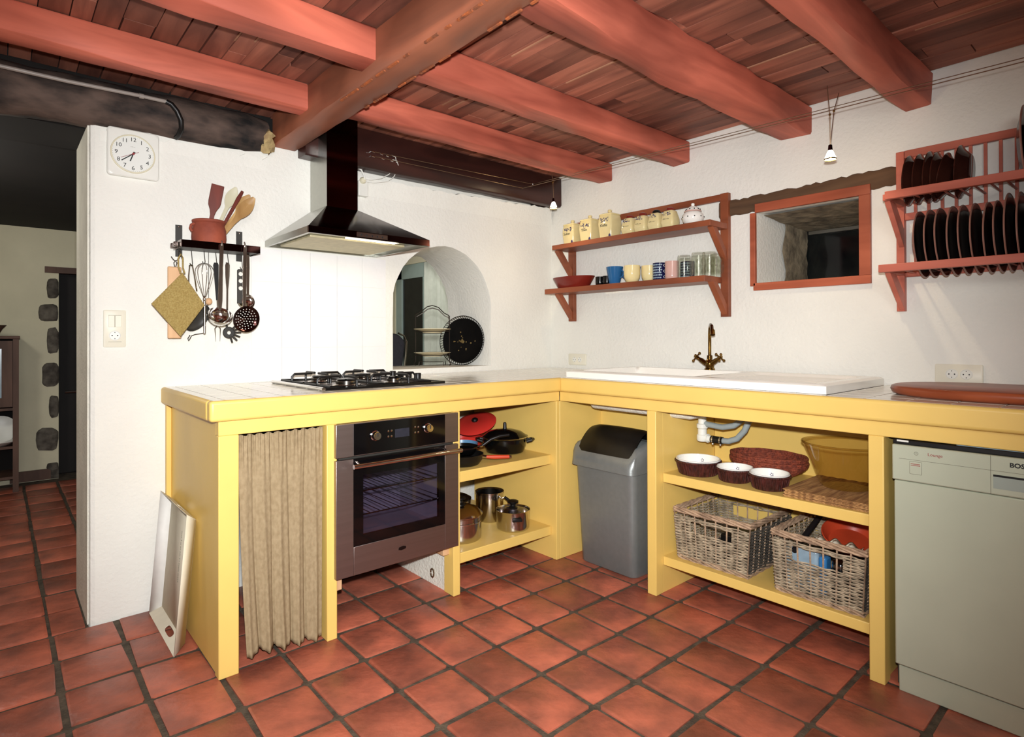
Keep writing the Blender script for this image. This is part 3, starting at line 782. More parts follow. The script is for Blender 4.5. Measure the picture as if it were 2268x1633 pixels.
# ---- base under the cooking side
cbl = thing('counter_base', 'yellow painted counter base with curtained bay, oven bay and pan shelves', 'counter', (-1.5, -0.4, 0))
def part(par, name, *a, bevel=.003, m='yellow'): return B(*a).build(name, m, par, bevel=bevel)
part(cbl, 'end_panel', -2.366, -2.335, F+.045, -.003, 0, FB-.001)
part(cbl, 'corner_batten', -2.386, -2.366, -.03, -.003, 0, FB-.001)
part(cbl, 'post', -2.3705, -2.3042, F, F+.045, 0, RB)
part(cbl, 'rail', -2.3705, G+.0, F, F+.030, RB, FB-.001)
part(cbl, 'post', -1.9854, -1.9441, F, F+.095, 0, RB)
part(cbl, 'post', -1.3935, -1.3558, F, F+.075, 0, RB)
part(cbl, 'divider', -1.388, -1.362, F+.075, -.003, 0, .86, m='plaster_jamb')
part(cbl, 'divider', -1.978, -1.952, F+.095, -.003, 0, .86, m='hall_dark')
part(cbl, 'oven_batten', -1.9441, -1.915, F+.02, -.10, .175, .232, m='pale_wood')
part(cbl, 'oven_batten', -1.425, -1.3885, F+.035, -.10, .180, .232, m='pale_wood')
part(cbl, 'side_panel', -.735, G, F, -.06, 0, RB)
part(cbl, 'shelf', -1.3558, -.736, -.728, -.01, .496, .546)
part(cbl, 'shelf', -1.3558, -.736, -.728, -.01, .122, .170)
mb = MB(); mb.tube([(-1.392-.006*math.sin(i*.9)*0, -.60+.014*math.cos(i*.75), .06+.02*math.sin(i*.75)+.0) for i in range(9)], .004, 6)
mb.v = [v+Vector((-.006, 0, 0)) for v in mb.v]
mb.build('pipe_stub', 'wire_steel', cbl)

# ---- base under the sink side
cbr = thing('counter_base', 'yellow painted counter base under the sink with bin bay, basket shelves and dishwasher bay', 'counter', (-.4, -1.6, 0))
part(cbr, 'side_panel', G+.001, -.37, F, F+.022, 0, RB)
part(cbr, 'rail', G, G+.030, -2.97, F-.0005, RB, FB-.001)
part(cbr, 'post', G, G+.055, -1.3659, -1.3181, 0, RB)
part(cbr, 'divider', G+.055, -.20, -1.364, -1.335, 0, .86)
part(cbr, 'post', G, G+.055, -2.2708, -2.2235, 0, RB)
part(cbr, 'divider', G+.055, -.003, -2.262, -2.230, 0, .86)
part(cbr, 'post', G, G+.055, -2.955, -2.905, 0, RB)
part(cbr, 'back_panel', -.375, -.365, -1.334, F+.022, 0, .79)
part(cbr, 'back_panel', -.205, -.192, -2.2299, -1.3645, 0.05, .80)
part(cbr, 'shelf', -.655, -.206, -2.2299, -1.3645, .504, .546)
part(cbr, 'shelf', -.655, -.206, -2.2299, -1.3645, .128, .168)

# ---- linen curtain on a rod
cu = thing('linen_curtain', 'beige gathered linen curtain closing the bay beside the oven', 'curtain', (-2.145, -.735, .03))
mb = MB(); r = random.Random(31)
ph = [r.uniform(0, 6.28) for _ in range(8)]
CR = [(.06, .010, .030), (.17, -.012, .022), (.27, .013, .030), (.36, -.010, .018), (.47, .014, .034), (.58, -.013, .022), (.68, .010, .028), (.78, -.012, .020), (.90, .012, .030)]
def curt(u, v):
    # v 0 top .. 1 bottom
    x0, x1 = -2.300+.006*v+.020*v*v, -1.991-.010*v
    k = .25+.75*v
    fold = sum(a*math.exp(-((u-c-.012*math.sin(v*3+c*20))/w)**2) for c, a, w in CR)*k
    gather = .004*math.sin(u*2*PI*21+ph[3]+1.5*math.sin(u*9))*max(0, 1-v*4)**1.5+.0015*math.sin(u*2*PI*37+ph[4])*max(0, 1-v*6)
    hem = .034-.9*sum(a*math.exp(-((u-c)/w)**2) for c, a, w in CR)+.010*math.sin(u*5+.5)
    z = .822-(.822-hem)*v+.003*math.sin(u*60)*max(0, 1-v*20)
    return (x0+(x1-x0)*u, -.738-fold+gather-.012*v, z)
mb.grid(200, 46, curt)
mb.build('cloth', 'linen', cu, solid=.0015, sharp=80)
mb = MB(); mb.tube([(-2.3040, -.722, .806), (-1.9856, -.722, .806)], .004, 8); mb.build('rod', 'chrome', cu)

# ================================================================== OVEN
OX0, OX1, OZ0, OZ1 = -1.9575, -1.3795, 0.2328, 0.8300
FY = -.7855
ov = thing('oven', 'built-in stainless steel oven with black glass door and bar handle', 'oven', (-1.668, -.75, .2328))
B(OX0+.02, OX1-.012, FY+.022, -.15, OZ0+.012, .325).box(OX0+.02, OX1-.012, FY+.022, -.15, .66, .74).box(OX0+.02, -1.905, FY+.022, -.15, .325, .66).box(-1.425, OX1-.012, FY+.022, -.15, .325, .66).box(-1.905, -1.425, -.35, -.15, .325, .66).build('body', 'dark_grey', ov)
# control panel
cp_ = B(OX0, OX1, FY, FY+.0195, .700, OZ1).build('control_panel', 'oven_steel', ov, bevel=.002)
B(-1.885, -1.453, FY-.002, FY-.0002, .704, OZ1-.003).build('panel_glass', 'black_gloss', cp_)
for px, py in ((830, 965), (946, 948)):
    p = PY(px, py, FY)
    mb = MB(); mb.m = Matrix.Translation((p.x, FY-.002, p.z)) @ Matrix.Rotation(R(90), 4, 'X')
    mb.lathe([(.0205, 0), (.0205, .004), (.0175, .006), (.0165, .022), (.0150, .024), (0, .024)], 28)
    kb = mb.build('knob', 'chrome', ov)
    mb = MB(); mb.box(p.x-.0015, p.x+.0015, FY-.0275, FY-.0255, p.z-.001, p.z+.014); mb.build('pointer', 'ink', kb)
p = PY(890, 958, FY); B(p.x-.034, p.x+.034, FY-.0032, FY-.0021, p.z-.018, p.z+.017).build('display', 'display', ov)
for px, py in ((859, 955), (866, 954), (859, 967), (866, 966), (918, 946), (925, 946), (918, 958), (925, 957)):
    p = PY(px, py, FY); mb = MB(); mb.m = Matrix.Translation((p.x, FY-.002, p.z)) @ Matrix.Rotation(R(90), 4, 'X')
    mb.lathe([(.0048, 0), (.0045, .002), (0, .003)], 10); mb.build('button', 'chrome', ov)
# door
dz0, dz1 = OZ0, .690
dr_ = MB()
dr_.box(OX0, -1.885, FY, FY+.02, dz0, dz1).box(-1.453, OX1, FY, FY+.02, dz0, dz1).box(-1.885, -1.453, FY, FY+.02, dz0, .345)
door = dr_.build('door', 'oven_steel', ov, bevel=.0015)
gl_ = MB()
gx0, gx1, gz0, gz1 = -1.845, -1.487, .385, .622
gl_.box(-1.885, gx0, FY-.001, FY+.012, .345, dz1).box(gx1, -1.453, FY-.001, FY+.012, .345, dz1).box(gx0, gx1, FY-.001, FY+.012, .345, gz0).box(gx0, gx1, FY-.001, FY+.012, gz1, dz1)
gl_.build('glass_border', 'black_gloss', door)
B(gx0, gx1, FY-.001, FY+.002, gz0, gz1).build('window', 'oven_glass', door)
mb = MB()   # cavity with two wire racks
cx0, cx1, cy0, cy1, cz0, cz1 = -1.90, -1.43, FY+.0215, -.36, .33, .655
mb.add([(cx0, cy0, cz0), (cx1, cy0, cz0), (cx1, cy1, cz0), (cx0, cy1, cz0), (cx0, cy0, cz1), (cx1, cy0, cz1), (cx1, cy1, cz1), (cx0, cy1, cz1)], [(0, 3, 2, 1), (4, 5, 6, 7), (1, 2, 6, 5), (2, 3, 7, 6), (3, 0, 4, 7)])
mb.build('cavity', 'cavity', ov)
for z in (.455, .55):
    mb = MB(); mb.tube([(cx0+.01, cy0+.01, z), (cx1-.01, cy0+.01, z), (cx1-.01, cy1-.03, z), (cx0+.01, cy1-.03, z)], .003, 6, closed=True)
    for k in range(9): xx = cx0+.06+k*.045; mb.tube([(xx, cy0+.01, z), (xx, cy1-.03, z)], .0018, 5)
    mb.build('rack', 'chrome', ov)
# handle
hz = .668
mb = MB(); mb.tube([(-1.905, FY-.042, hz), (-1.392, FY-.042, hz)], .0095, 16); hd = mb.build('handle', 'chrome', ov)
for xx in (-1.875, -1.465):
    mb = MB(); mb.tube([(xx, FY-.002, hz+.012), (xx, FY-.02, hz+.008), (xx, FY-.042, hz)], .006, 10); mb.build('handle_bracket', 'chrome', hd)
p = PY(891, 1214, FY)
mb = MB(); mb.prism([(p.x-.018, p.z-.005), (p.x-.006, p.z-.008), (p.x+.016, p.z-.005), (p.x+.018, p.z+.004), (p.x+.004, p.z+.008), (p.x-.016, p.z+.005)], 'y', FY-.0015, FY); mb.build('badge', 'black_gloss', ov)

# ================================================================== GAS HOB
hb = thing('gas_hob', 'four-burner gas hob with black pan grates set in the white tiled worktop', 'hob', (-1.66, -.40, HT))
x0, x1, y0, y1 = HOB
B(x0, x1, y0, y1, HT+.0006, HT+.007).build('plate', 'steel', hb, bevel=.003)
mb = MB(); e = .008
for a in ((x0-.003, x1+.003, y0-.003, y0+e), (x0-.003, x1+.003, y1-e, y1+.003), (x1-e, x1+.003, y0+e, y1-e), (x0-.003, x0+e, y0+e, y1-e)): mb.box(a[0], a[1], a[2], a[3], HT+.0005, HT+.011)
mb.build('rim', 'black_enamel', hb)
mb = MB(); mb.tube([(x0-.022, y1, HT+.0085), (x0-.022, y0-.02, HT+.0085)], .008, 10); mb.build('side_strip', 'chrome', hb)
BUR = [(-1.800, -.545, .046), (-1.575, -.555, .032), (-1.805, -.265, .034), (-1.575, -.265, .038)]
for bx, by, br in BUR:
    mb = MB(); mb.lathe([(br+.016, HT+.006), (br+.014, HT+.012), (br, HT+.014), (br, HT+.027), (br-.004, HT+.029), (0, HT+.029)], 28, (bx, by, 0)); bo = mb.build('burner', 'pot_steel', hb)
    mb = MB(); mb.lathe([(br-.006, HT+.0295), (br-.003, HT+.034), (br-.01, HT+.037), (0, HT+.038)], 28, (bx, by, 0)); mb.build('burner_cap', 'black_enamel', bo)
for (ga, gb) in ((x0+.015, -1.70), (-1.682, x1-.075)):
    mb = MB(); gm = (ga+gb)/2; rr = .0055; zt = HT+.048
    for yy in (y0+.02, -.40, y1-.02):
        pass
    for (cx_, cy_) in ((gm, -.545), (gm, -.265)):
        for ax, ay in ((1, 0), (-1, 0), (0, 1), (0, -1)):
            L = ((gb-ga)/2 if ax else .128)
            mb.tube([(cx_+ax*L, cy_+ay*L, HT+.008), (cx_+ax*L, cy_+ay*L, zt-.012), (cx_+ax*(L-.012), cy_+ay*(L-.012), zt), (cx_+ax*.022, cy_+ay*.022, zt)], rr, 8)
    for cy_ in (-.545, -.265):
        mb.tube([(ga, cy_-.128, HT+.014), (gb, cy_-.128, HT+.014), (gb, cy_+.128, HT+.014), (ga, cy_+.128, HT+.014)], rr, 8, closed=True)
    mb.build('grate', 'black_iron', hb)
for yy in (-.262, -.340, -.416, -.500):
    mb = MB(); mb.lathe([(.019, HT+.007), (.019, HT+.010), (.015, HT+.013), (.0165, HT+.038), (.014, HT+.042), (0, HT+.042)], 20, (-1.412, yy, 0)); mb.build('knob', 'black_plastic', hb)

# ================================================================== COOKER HOOD
hx0, hx1, hy0 = -1.962, -1.366, -.535
hd_ = thing('cooker_hood', 'pyramid chimney cooker hood of dark polished steel above the hob', 'cooker hood', (-1.66, -.2, 1.605))
tx0, tx1, ty0, tz = -1.736, -1.575, -.200, 1.805
mb = MB(); lz0, lz1 = 1.607, 1.636
mb.add([(hx0, hy0, lz1), (hx1, hy0, lz1), (hx1, -.003, lz1), (hx0, -.003, lz1), (tx0-.004, ty0-.004, tz), (tx1+.004, ty0-.004, tz), (tx1+.004, -.003, tz), (tx0-.004, -.003, tz)], [(1, 2, 6, 5), (2, 3, 7, 6), (3, 0, 4, 7), (4, 5, 6, 7)])
mb.build('canopy', 'hood_steel', hd_)
mb = MB(); mb.add([(hx0, hy0, lz1), (hx1, hy0, lz1), (tx1+.004, ty0-.004, tz), (tx0-.004, ty0-.004, tz)], [(0, 1, 2, 3)]); mb.build('canopy_front', 'hood_glossy', hd_)
mb = MB(); mb.box(hx0, hx1, hy0, hy0+.012, lz0, lz1); mb.build('front_lip', 'hood_glossy', hd_)
mb = MB(); mb.box(hx0, hx0+.012, hy0+.012, -.003, lz0, lz1).box(hx1-.012, hx1, hy0+.012, -.003, lz0, lz1).box(hx0+.012, hx1-.012, -.015, -.003, lz0, lz1); mb.build('side_lip', 'hood_steel', hd_)
B(hx0+.012, hx1-.012, hy0+.012, -.015, lz0+.016, lz0+.019).build('underside', 'hood_steel', hd_)
B(hx0+.06, hx1-.06, hy0+.13, -.04, lz0+.004, lz0+.0155).build('filter', 'filter', hd_, bevel=.003)
hl = B(-1.75, -1.50, hy0+.045, hy0+.105, lz0+.008, lz0+.0155).build('lamp', 'hood_bulb', hd_)
B(-1.745, -1.595, hy0-.003, hy0-.0002, lz0+.005, lz1-.003).build('switch_panel', 'steel', hd_)
for k in range(5): B(-1.728+k*.026, -1.722+k*.026, hy0-.0045, hy0-.003, lz0+.011, lz0+.018).build('switch', 'ink', hd_)
mb = MB(); mb.box(tx0, tx0+.002, ty0, -.003, tz, CZ-.004).box(tx1-.002, tx1, ty0, -.003, tz, CZ-.004).build('chimney_side', 'hood_steel', hd_)
B(tx0, tx1, ty0-.002, ty0, tz, CZ-.004).build('chimney_front', 'hood_glossy', hd_)
hl2 = light('hood_lamp', 'AREA', (-1.63, hy0+.075, lz0+.004), 2.2, (1.0, 0.86, 0.62), shape='RECTANGLE', size=.24, size_y=.05)
hl2.rotation_euler = (0, 0, 0); hl2.parent = None

# ================================================================== SINK, TAP, WASTE
sk = thing('sink', 'white glazed ceramic sink with drainer set into worktop', 'sink', (-.36, -1.43, HT))
SX0, SX1, SY0, SY1 = -.676, -.055, -2.078, -.784
def szf(x, y):
    def sm(a, b, t): t = max(0, min(1, (t-a)/(b-a))); return t*t*(3-2*t)
    z = .992
    # basin
    bx = min(x-(SX0+.05), (SX1-.10)-x); by = min(y-(-1.50), (-.85)-y)
    k = sm(0, .045, min(bx, by))
    z -= .185*k
    dx = min(x-(SX0+.05), (SX1-.06)-x); dy = min(y-(SY0+.06), (-1.53)-y)
    z -= .014*sm(0, .03, min(dx, dy))
    if min(dx, dy) > .035: z -= .003*(0.5+0.5*math.sin(x*2*PI/.05))
    ed = min(x-SX0, SX1-x, y-SY0, SY1-y)
    z -= .008*(1-sm(0, .014, ed))
    return z
mb = MB(); NU, NV = 62, 100
def sfn(u, v): x = SX0+u*(SX1-SX0); y = SY0+v*(SY1-SY0); return (x, y, szf(x, y))
mb.grid(NU, NV, sfn)
mb.add([(SX0, SY0, .984), (SX1, SY0, .984), (SX1, SY1, .984), (SX0, SY1, .984), (SX0, SY0, HT+.001), (SX1, SY0, HT+.001), (SX1, SY1, HT+.001), (SX0, SY1, HT+.001)], [(0, 1, 5, 4), (1, 2, 6, 5), (2, 3, 7, 6), (3, 0, 4, 7)])
mb.build('body', 'ceramic', sk, sharp=60)
mb = MB()   # outside of the bowl below the worktop
mb.frustum((SX0+.085, SX1-.13, -1.475, -.875), .790, (SX0+.055, SX1-.10, -1.505, -.845), .90); mb.build('bowl_underside', 'plaster_jamb', sk, bevel=.02, seg=3)
# waste trap and hoses
wtp = thing('waste_trap', 'white plastic waste trap with grey hoses under the sink', 'plumbing', (-.40, -1.42, .66))
mb = MB(); mb.lathe([(.022, .672), (.026, .678), (.026, .70), (.021, .705), (.021, .73), (.026, .735), (.026, .752), (.019, .756), (.019, .789)], 18, (-.42, -1.425, 0)); mb.build('trap_body', 'white_plastic', wtp)
mb = MB(); mb.tube([(-.42, -1.445, .688), (-.42, -1.475, .686)], .016, 14).tube([(-.42, -1.45, .688), (-.42, -1.456, .688)], .021, 14); mb.build('trap_outlet', 'white_plastic', wtp)
mb = MB(); mb.tube([(-.42, -1.472, .686), (-.42, -1.53, .686)], .017, 14); cf = mb.build('hose_coupling', 'black_plastic', wtp)
for yy in (-1.482, -1.520):
    mb = MB(); mb.lathe([(.0185, -.003), (.0185, .003)], 18); mb.m = Matrix.Identity(4)
    mb.v = [Vector((-.42+v.x, yy+v.z, .686+v.y)) for v in mb.v]; mb.sphere((-.425, yy, .666), .006, 8, 6); mb.build('clamp', 'chrome', cf)
mb = MB(); mb.tube([(-.42, -1.525, .686), (-.42, -1.56, .688), (-.42, -1.60, .705), (-.42, -1.635, .745), (-.42, -1.66, .80), (-.40, -1.67, .87)], .0135, 12); mb.build('hose', 'grey_hose', wtp)
mb = MB(); mb.tube([(-.42, -1.44, .755), (-.42, -1.47, .752), (-.42, -1.53, .748), (-.42, -1.585, .762), (-.41, -1.63, .80), (-.40, -1.65, .87)], .0135, 12); mb.build('hose', 'grey_hose', wtp)
# brass mixer tap
fb = PZ(1568, 822, .992); tx, ty, tzz = -.115, -1.287, .9925
fc = thing('mixer_tap', 'antique brass mixer tap with two cross handles behind the sink', 'tap', (tx, ty, tzz))
mb = MB(); mb.lathe([(.027, tzz), (.027, tzz+.006), (.022, tzz+.010), (.022, tzz+.018), (.026, tzz+.03), (.020, tzz+.048), (.014, tzz+.055), (.014, tzz+.075), (.011, tzz+.077)], 20, (tx, ty, 0)); mb.build('body', 'brass', fc)
sd = Vector((-.80, -.60, 0)).normalized(); tb_ = Vector((tx, ty, tzz))
def SPT(a, z): return tb_+sd*a+Vector((0, 0, z))
mb = MB(); mb.tube([SPT(0, .07), SPT(.001, .14), SPT(.003, .188), SPT(.016, .220), SPT(.048, .236), SPT(.090, .228), SPT(.120, .200)], .0085, 12); sp = mb.build('spout', 'brass', fc)
mb = MB(); mb.tube([SPT(.116, .206), SPT(.128, .183)], .0125, 12); mb.build('aerator', 'brass', sp)
for sg in (1, -1):
    # handles spread along the wall direction (y)
    a = Vector((tx-.006, ty, tzz+.022)); d = Vector((-.12, .80*sg, .52)).normalized()
    mb = MB(); mb.tube([a, a+d*.05, a+d*.072], [.014, .013, .008], 12); arm = mb.build('valve_arm', 'brass', fc)
    c = a+d*.082
    u = d.cross(Vector((0, 0, 1))).normalized(); w = d.cross(u)
    rot = .4 if sg > 0 else .75
    u2 = u*math.cos(rot)+w*math.sin(rot); w2 = -u*math.sin(rot)+w*math.cos(rot)
    mb = MB(); mb.tube([c-d*.012, c+d*.012], [.010, .007], 10)
    for q in (u2, -u2, w2, -w2):
        mb.tube([c, c+q*.022], [.0045, .004], 8); mb.sphere(c+q*.026, .0075, 10, 6)
    mb.build('cross_handle', 'brass', arm)

# ================================================================== DISHWASHER
DY0, DY1 = -2.893, -2.298
dw = thing('dishwasher', 'pale grey-green freestanding dishwasher at the end of counter', 'dishwasher', (-.40, -2.6, 0))
B(-.69, -.10, DY0+.005, DY1-.005, .02, .812).build('body', 'dark_grey', dw)
B(-.712, -.12, DY0, DY1, .813, .828).build('top_strip', 'black_plastic', dw, bevel=.002)
B(-.714, -.7125, DY1-.045, DY1-.012, .8215, .827).build('top_clip', 'white_plastic', dw)
B(-.705, -.69, DY0+.02, DY1-.17, .8284, .8300).build('steel_strip', 'pale_blue', dw)
cp2 = B(-.722, -.6905, DY0, DY1, .697, .8125).build('control_panel', 'dishwasher', dw, bevel=.004)
B(-.716, -.6905, DY0+.002, DY1-.004, .092, .695).build('door', 'dishwasher', dw, bevel=.004)
B(-.700, -.66, DY0+.004, DY1-.010, .0, .084).build('kick_plate', 'dishwasher', dw, bevel=.003)
B(-.690, -.660, DY0, DY1, .084, .092).build('shadow_gap', 'black_plastic', dw)
ub = (0, -1, 0); vb = (0, 0, 1)
xf = -.7222
def on_dw(px, py): return PX(px, py, xf)
p = on_dw(2071, 1009.5); text_mesh('Lounge', .0135, 'ink_red', 'lettering', cp2, frame(p, ub, vb))
p = on_dw(2253, 1031); text_mesh('BOSCH', .0185, 'ink', 'lettering', cp2, frame(PX(2236, 1031, xf), ub, vb), align='LEFT', bold=.0006)
p = on_dw(2029, 1005)
mb = MB(); mb.m = frame(p, ub, vb); mb.tube([(.0052*math.cos(a), .0052*math.sin(a), 0) for a in [2*PI*i/18 for i in range(18)]], .0006, 5, closed=True).box(-.0006, .0006, -.003, .003, -.0005, .0005); mb.build('power_symbol', 'ink_grey', cp2)
a = on_dw(2015, 1022); b = on_dw(2041, 1053)
bt = B(xf-.0015, xf+.001, b.y, a.y, b.z, a.z).build('button', 'dishwasher', cp2, bevel=.0008)
mb = MB(); e = .0008
for q in ((a.y-.001, a.y+e, b.z, a.z), (b.y-e, b.y+.001, b.z, a.z)): mb.box(xf-.0003, xf, q[0], q[1], q[2], q[3])
mb.box(xf-.0003, xf, b.y, a.y, a.z, a.z+e).box(xf-.0003, xf, b.y, a.y, b.z-e, b.z); mb.build('button_gap', 'ink_grey', cp2)
for z in (a.z-.007, a.z-.0115): B(xf-.0021, xf-.0014, b.y+.003, a.y-.003, z-.0008, z+.0008).build('mark', 'ink_red', bt)
sy = on_dw(2194, 1040).y
B(xf-.0003, xf+.001, sy-.0006, sy+.0006, .698, .812).build('seam', 'ink_grey', cp2)
zl = on_dw(2120, 1032).z
B(xf-.0003, xf+.001, DY0, DY1-.02, zl-.0005, zl+.0005).build('seam', 'ink_grey', cp2)
gy = on_dw(2200, 1060)
mb = MB()   # flat handle patch; the scoop's shade is painted in as a darker tint
s0, s1, z0_, z1_ = DY0+.12, gy.y, .716, .757
mb.add([(xf-.0006, s1, z1_), (xf-.0006, s0, z1_), (xf-.0006, s0, z0_), (xf-.0006, s1, z0_), (xf-.0005, s1-.006, z1_-.004), (xf-.0005, s0+.006, z1_-.004)], [(0, 1, 2, 3)])
mb.build('handle_recess', 'recess_shade', cp2)
B(xf-.0012, xf-.0007, s0, s1, z1_-.006, z1_).build('recess_shade_line', 'black_plastic', cp2)  # black line painting the shade under the scoop's top edge

# ================================================================== WASTE BIN
bn = thing('waste_bin', 'silver grey swing-top waste bin with black flap under the counter', 'bin', (-.50, -1.02, 0))
def rr(x0, x1, y0, y1, rad, n=6):
    pts = []
    for cx_, cy_, a0 in ((x1-rad, y1-rad, 0), (x0+rad, y1-rad, 90), (x0+rad, y0+rad, 180), (x1-rad, y0+rad, 270)):
        for k in range(n+1):
            a = R(a0+90*k/n); pts.append((cx_+rad*math.cos(a), cy_+rad*math.sin(a)))
    return pts
def loft(mb, secs, cap0=True, cap1=True):
    n = len(secs[0]); vs = [p for s in secs for p in s]
    fs = [(i*n+k, i*n+(k+1) % n, (i+1)*n+(k+1) % n, (i+1)*n+k) for i in range(len(secs)-1) for k in range(n)]
    if cap0: fs.append(tuple(range(n-1, -1, -1)))
    if cap1: fs.append(tuple(range((len(secs)-1)*n, len(secs)*n)))
    mb.add(vs, fs)
mb = MB()
def bs(z, e, rad=.035): return [(x, y, z) for x, y in rr(-.638-e*.9, -.410+e*.7, -1.190-e*.55, -.842+e*.75, rad)]
loft(mb, [bs(0, -.006), bs(.006, 0), bs(.28, .014), bs(.515, .026), bs(.515, .024)], cap1=True)
mb.build('body', 'bin_grey', bn, sharp=50)
mb = MB()
x0b, x1b, y0b, y1b = -.680, -.377, -1.215, -.805
def lidz(x):
    t = (x-x0b)/(x1b-x0b); return .512+.182*math.sin(PI*min(1, max(0, .05+.80*t)))**.95
secs = []
for e, z in ((0.0, .505), (.002, .53)):
    secs.append([(x, y, z) for x, y in rr(x0b+e-.002, x1b-e, y0b+e, y1b-e, .04)])
secs.append([(x, y, lidz(x)-.006) for x, y in rr(x0b+.002, x1b-.002, y0b+.004, y1b-.004, .042)])
secs.append([(x, y, lidz(x)) for x, y in rr(x0b+.012, x1b-.012, y0b+.014, y1b-.014, .04)])
secs.append([(x, y, lidz(x)-.003) for x, y in rr(x0b+.030, x1b-.03, y0b+.034, y1b-.034, .03)])
loft(mb, secs, True, False); mb.build('lid_collar', 'bin_grey', bn, sharp=50)
mb = MB()
def flap(u, v):
    x = x0b+.022+u*(x1b-x0b-.044); y = y0b+.03+v*(y1b-y0b-.06)
    return (x, y, lidz(x)-.003+.012*math.sin(PI*u)**.5*math.sin(PI*v)**.3)
mb.grid(16, 10, flap); mb.build('flap', 'black_plastic', bn)

# ================================================================== MUG SHELF
sh = thing('wall_shelf', 'two-tier brown wooden wall shelf with diagonal brackets holding jars and mugs', 'shelf', (-.1, -.75, 1.27))
def wd(name, *a, m='shelf_wood', par=None, bevel=.002): return B(*a).build(name, m, par or sh, bevel=bevel)
UZ, LZ = 1.765, 1.483
wd('upright', -.030, -.001, -.238, -.190, 1.272, 1.93)
wd('upright', -.030, -.001, -1.348, -1.302, 1.272, 1.93)
wd('back_rail', -.028, -.006, -1.302, -.238, 1.893, 1.928)
wd('shelf_board', -.205, -.031, -1.345, -.210, UZ-.030, UZ)
wd('shelf_board', -.205, -.031, -1.312, -.140, LZ-.032, LZ)
for yy in (-.214, -1.325):
    for zt in (UZ-.030, LZ-.032):
        mb = MB(); mb.prism([(-.172, zt-.0005), (-.128, zt-.0005), (-.0305, zt-.118), (-.0305, zt-.168)], 'y', yy-.016, yy+.016)
        mb.build('bracket', 'shelf_wood', sh, bevel=.0015)

def knob_lid(mb, z, r, c): mb.lathe([(r, z), (r, z+.004), (r*.85, z+.010), (.014, z+.016), (.010, z+.020), (.013, z+.027), (.010, z+.033), (0, z+.034)], 20, c)
def sq(h, z, rad=.012): return [(x, y, z) for x, y in rr(-h, h, -h, h, min(rad, h*.5), 3)]
JARS = [(1264, 'Suiker', .0, 'Suiker'), (1301, 'Thee', 1, 'Thee'), (1347, 'Koffie', 2, 'Koffie')]
lab = {'Suiker': 'square cream storage jar lettered Suiker with blue flower band', 'Thee': 'square cream storage jar lettered Thee with blue flower band', 'Koffie': 'tall square cream storage jar lettered Koffie with blue flower band'}
rj = random.Random(41)
for k, (yc, txt) in enumerate(((-.302, 'Suiker'), (-.452, 'Thee'), (-.612, 'Koffie'))):
    hh = (.128, .136, .146)[k]; hw = (.050, .052, .053)[k]
    t_ = thing('storage_jar', lab[txt], 'jar', (-.105, yc, UZ+.0005), group=None)
    mb = MB(); S = []
    for f, z in ((.86, 0), (.88, .006), (.98, hh*.45), (1.02, hh*.62), (.99, hh*.8), (.92, hh*.95), (.86, hh)): S.append(sq(hw*f, z))
    loft(mb, S); mb.build('jar_body', 'cream_glaze', t_, local=True)
    mb = MB(); loft(mb, [sq(hw*.93, hh), sq(hw*.95, hh+.006), sq(hw*.6, hh+.014), sq(hw*.25, hh+.018)]); mb.lathe([(.010, hh+.016), (.009, hh+.022), (.014, hh+.029), (.010, hh+.036), (0, hh+.038)], 14)
    mb.build('lid', 'cream_glaze', t_, local=True)
    fx = -.105-hw*1.0
    mb = MB()
    for q in range(26):
        y = yc+rj.uniform(-.034, .034); z = UZ+hh*.76+rj.gauss(0, .007); s = rj.uniform(.002, .0045)
        mb.m = frame((-.105-hw*(.995+.0)-.0022, y, z), (0, -1, 0), (.05, 0, 1)); mb.lathe([(s, 0), (s*.6, .0008), (0, .001)], 6)
    mb.m = Matrix.Identity(4); mb.build('flower_band', 'ink_blue', t_)
    text_mesh(txt, .023, 'ink', 'lettering', t_, frame((-.105-hw*1.012-.0012, yc+.004, UZ+hh*.55), (0, -1, 0), (0, 0, 1)))
    mb = MB(); mb.m = frame((-.105-hw*.93-.001, yc-hw*.72, UZ+.014), (0, -1, 0), (-.1, 0, 1)); mb.lathe([(.009, 0), (.006, .002), (0, .0025)], 10, sy=1.5); mb.build('corner_flower', 'ink_blue', t_)
SP = [(-.775, 'cork_red', '', 'small cream spice jar with red stopper next to the tall Koffie jar'), (-.868, 'cork_red', '', 'small cream spice jar with red stopper and dark blue flowers, between two spice jars'), (-.962, 'black_plastic', '', 'small cream spice jar with black domed stopper'), (-1.053, 'cork_red', '', 'small cream spice jar with red stopper beside the lidded sugar bowl')]
for k, (yc, cm, txt, lb) in enumerate(SP):
    t_ = thing('spice_jar', lb, 'jar', (-.12, yc, UZ+.0005)); hh = .100; hw = .036
    mb = MB(); S = [sq(hw*f, z) for f, z in ((.85, 0), (1.0, .01), (1.12, hh*.35), (1.08, hh*.55), (.92, hh*.8), (.82, hh*.96), (.72, hh))]
    loft(mb, S); mb.build('jar_body', 'cream_glaze', t_, local=True)
    mb = MB(); mb.lathe([(.020, hh), (.024, hh+.006), (.021, hh+.016), (.010, hh+.021), (0, hh+.022)], 16); mb.build('stopper', cm, t_, local=True)
    mb = MB()
    for q in range(18):
        y = yc+rj.uniform(-.022, .022); z = UZ+hh*.82+rj.gauss(0, .006); s = rj.uniform(.0018, .004)
        mb.m = frame((-.12-hw*.93-.0012, y, z), (0, -1, 0), (.25, 0, 1)); mb.lathe([(s, 0), (s*.6, .0008), (0, .001)], 6)
    mb.m = Matrix.Identity(4); mb.build('flower_band', 'ink_blue', t_)
    print_line(.040, .0075, 'ink', 'lettering', t_, frame((-.12-hw*1.085-.001, yc+.002, UZ+hh*.53), (0, -1, 0), (.15, 0, 1)), seed=k)
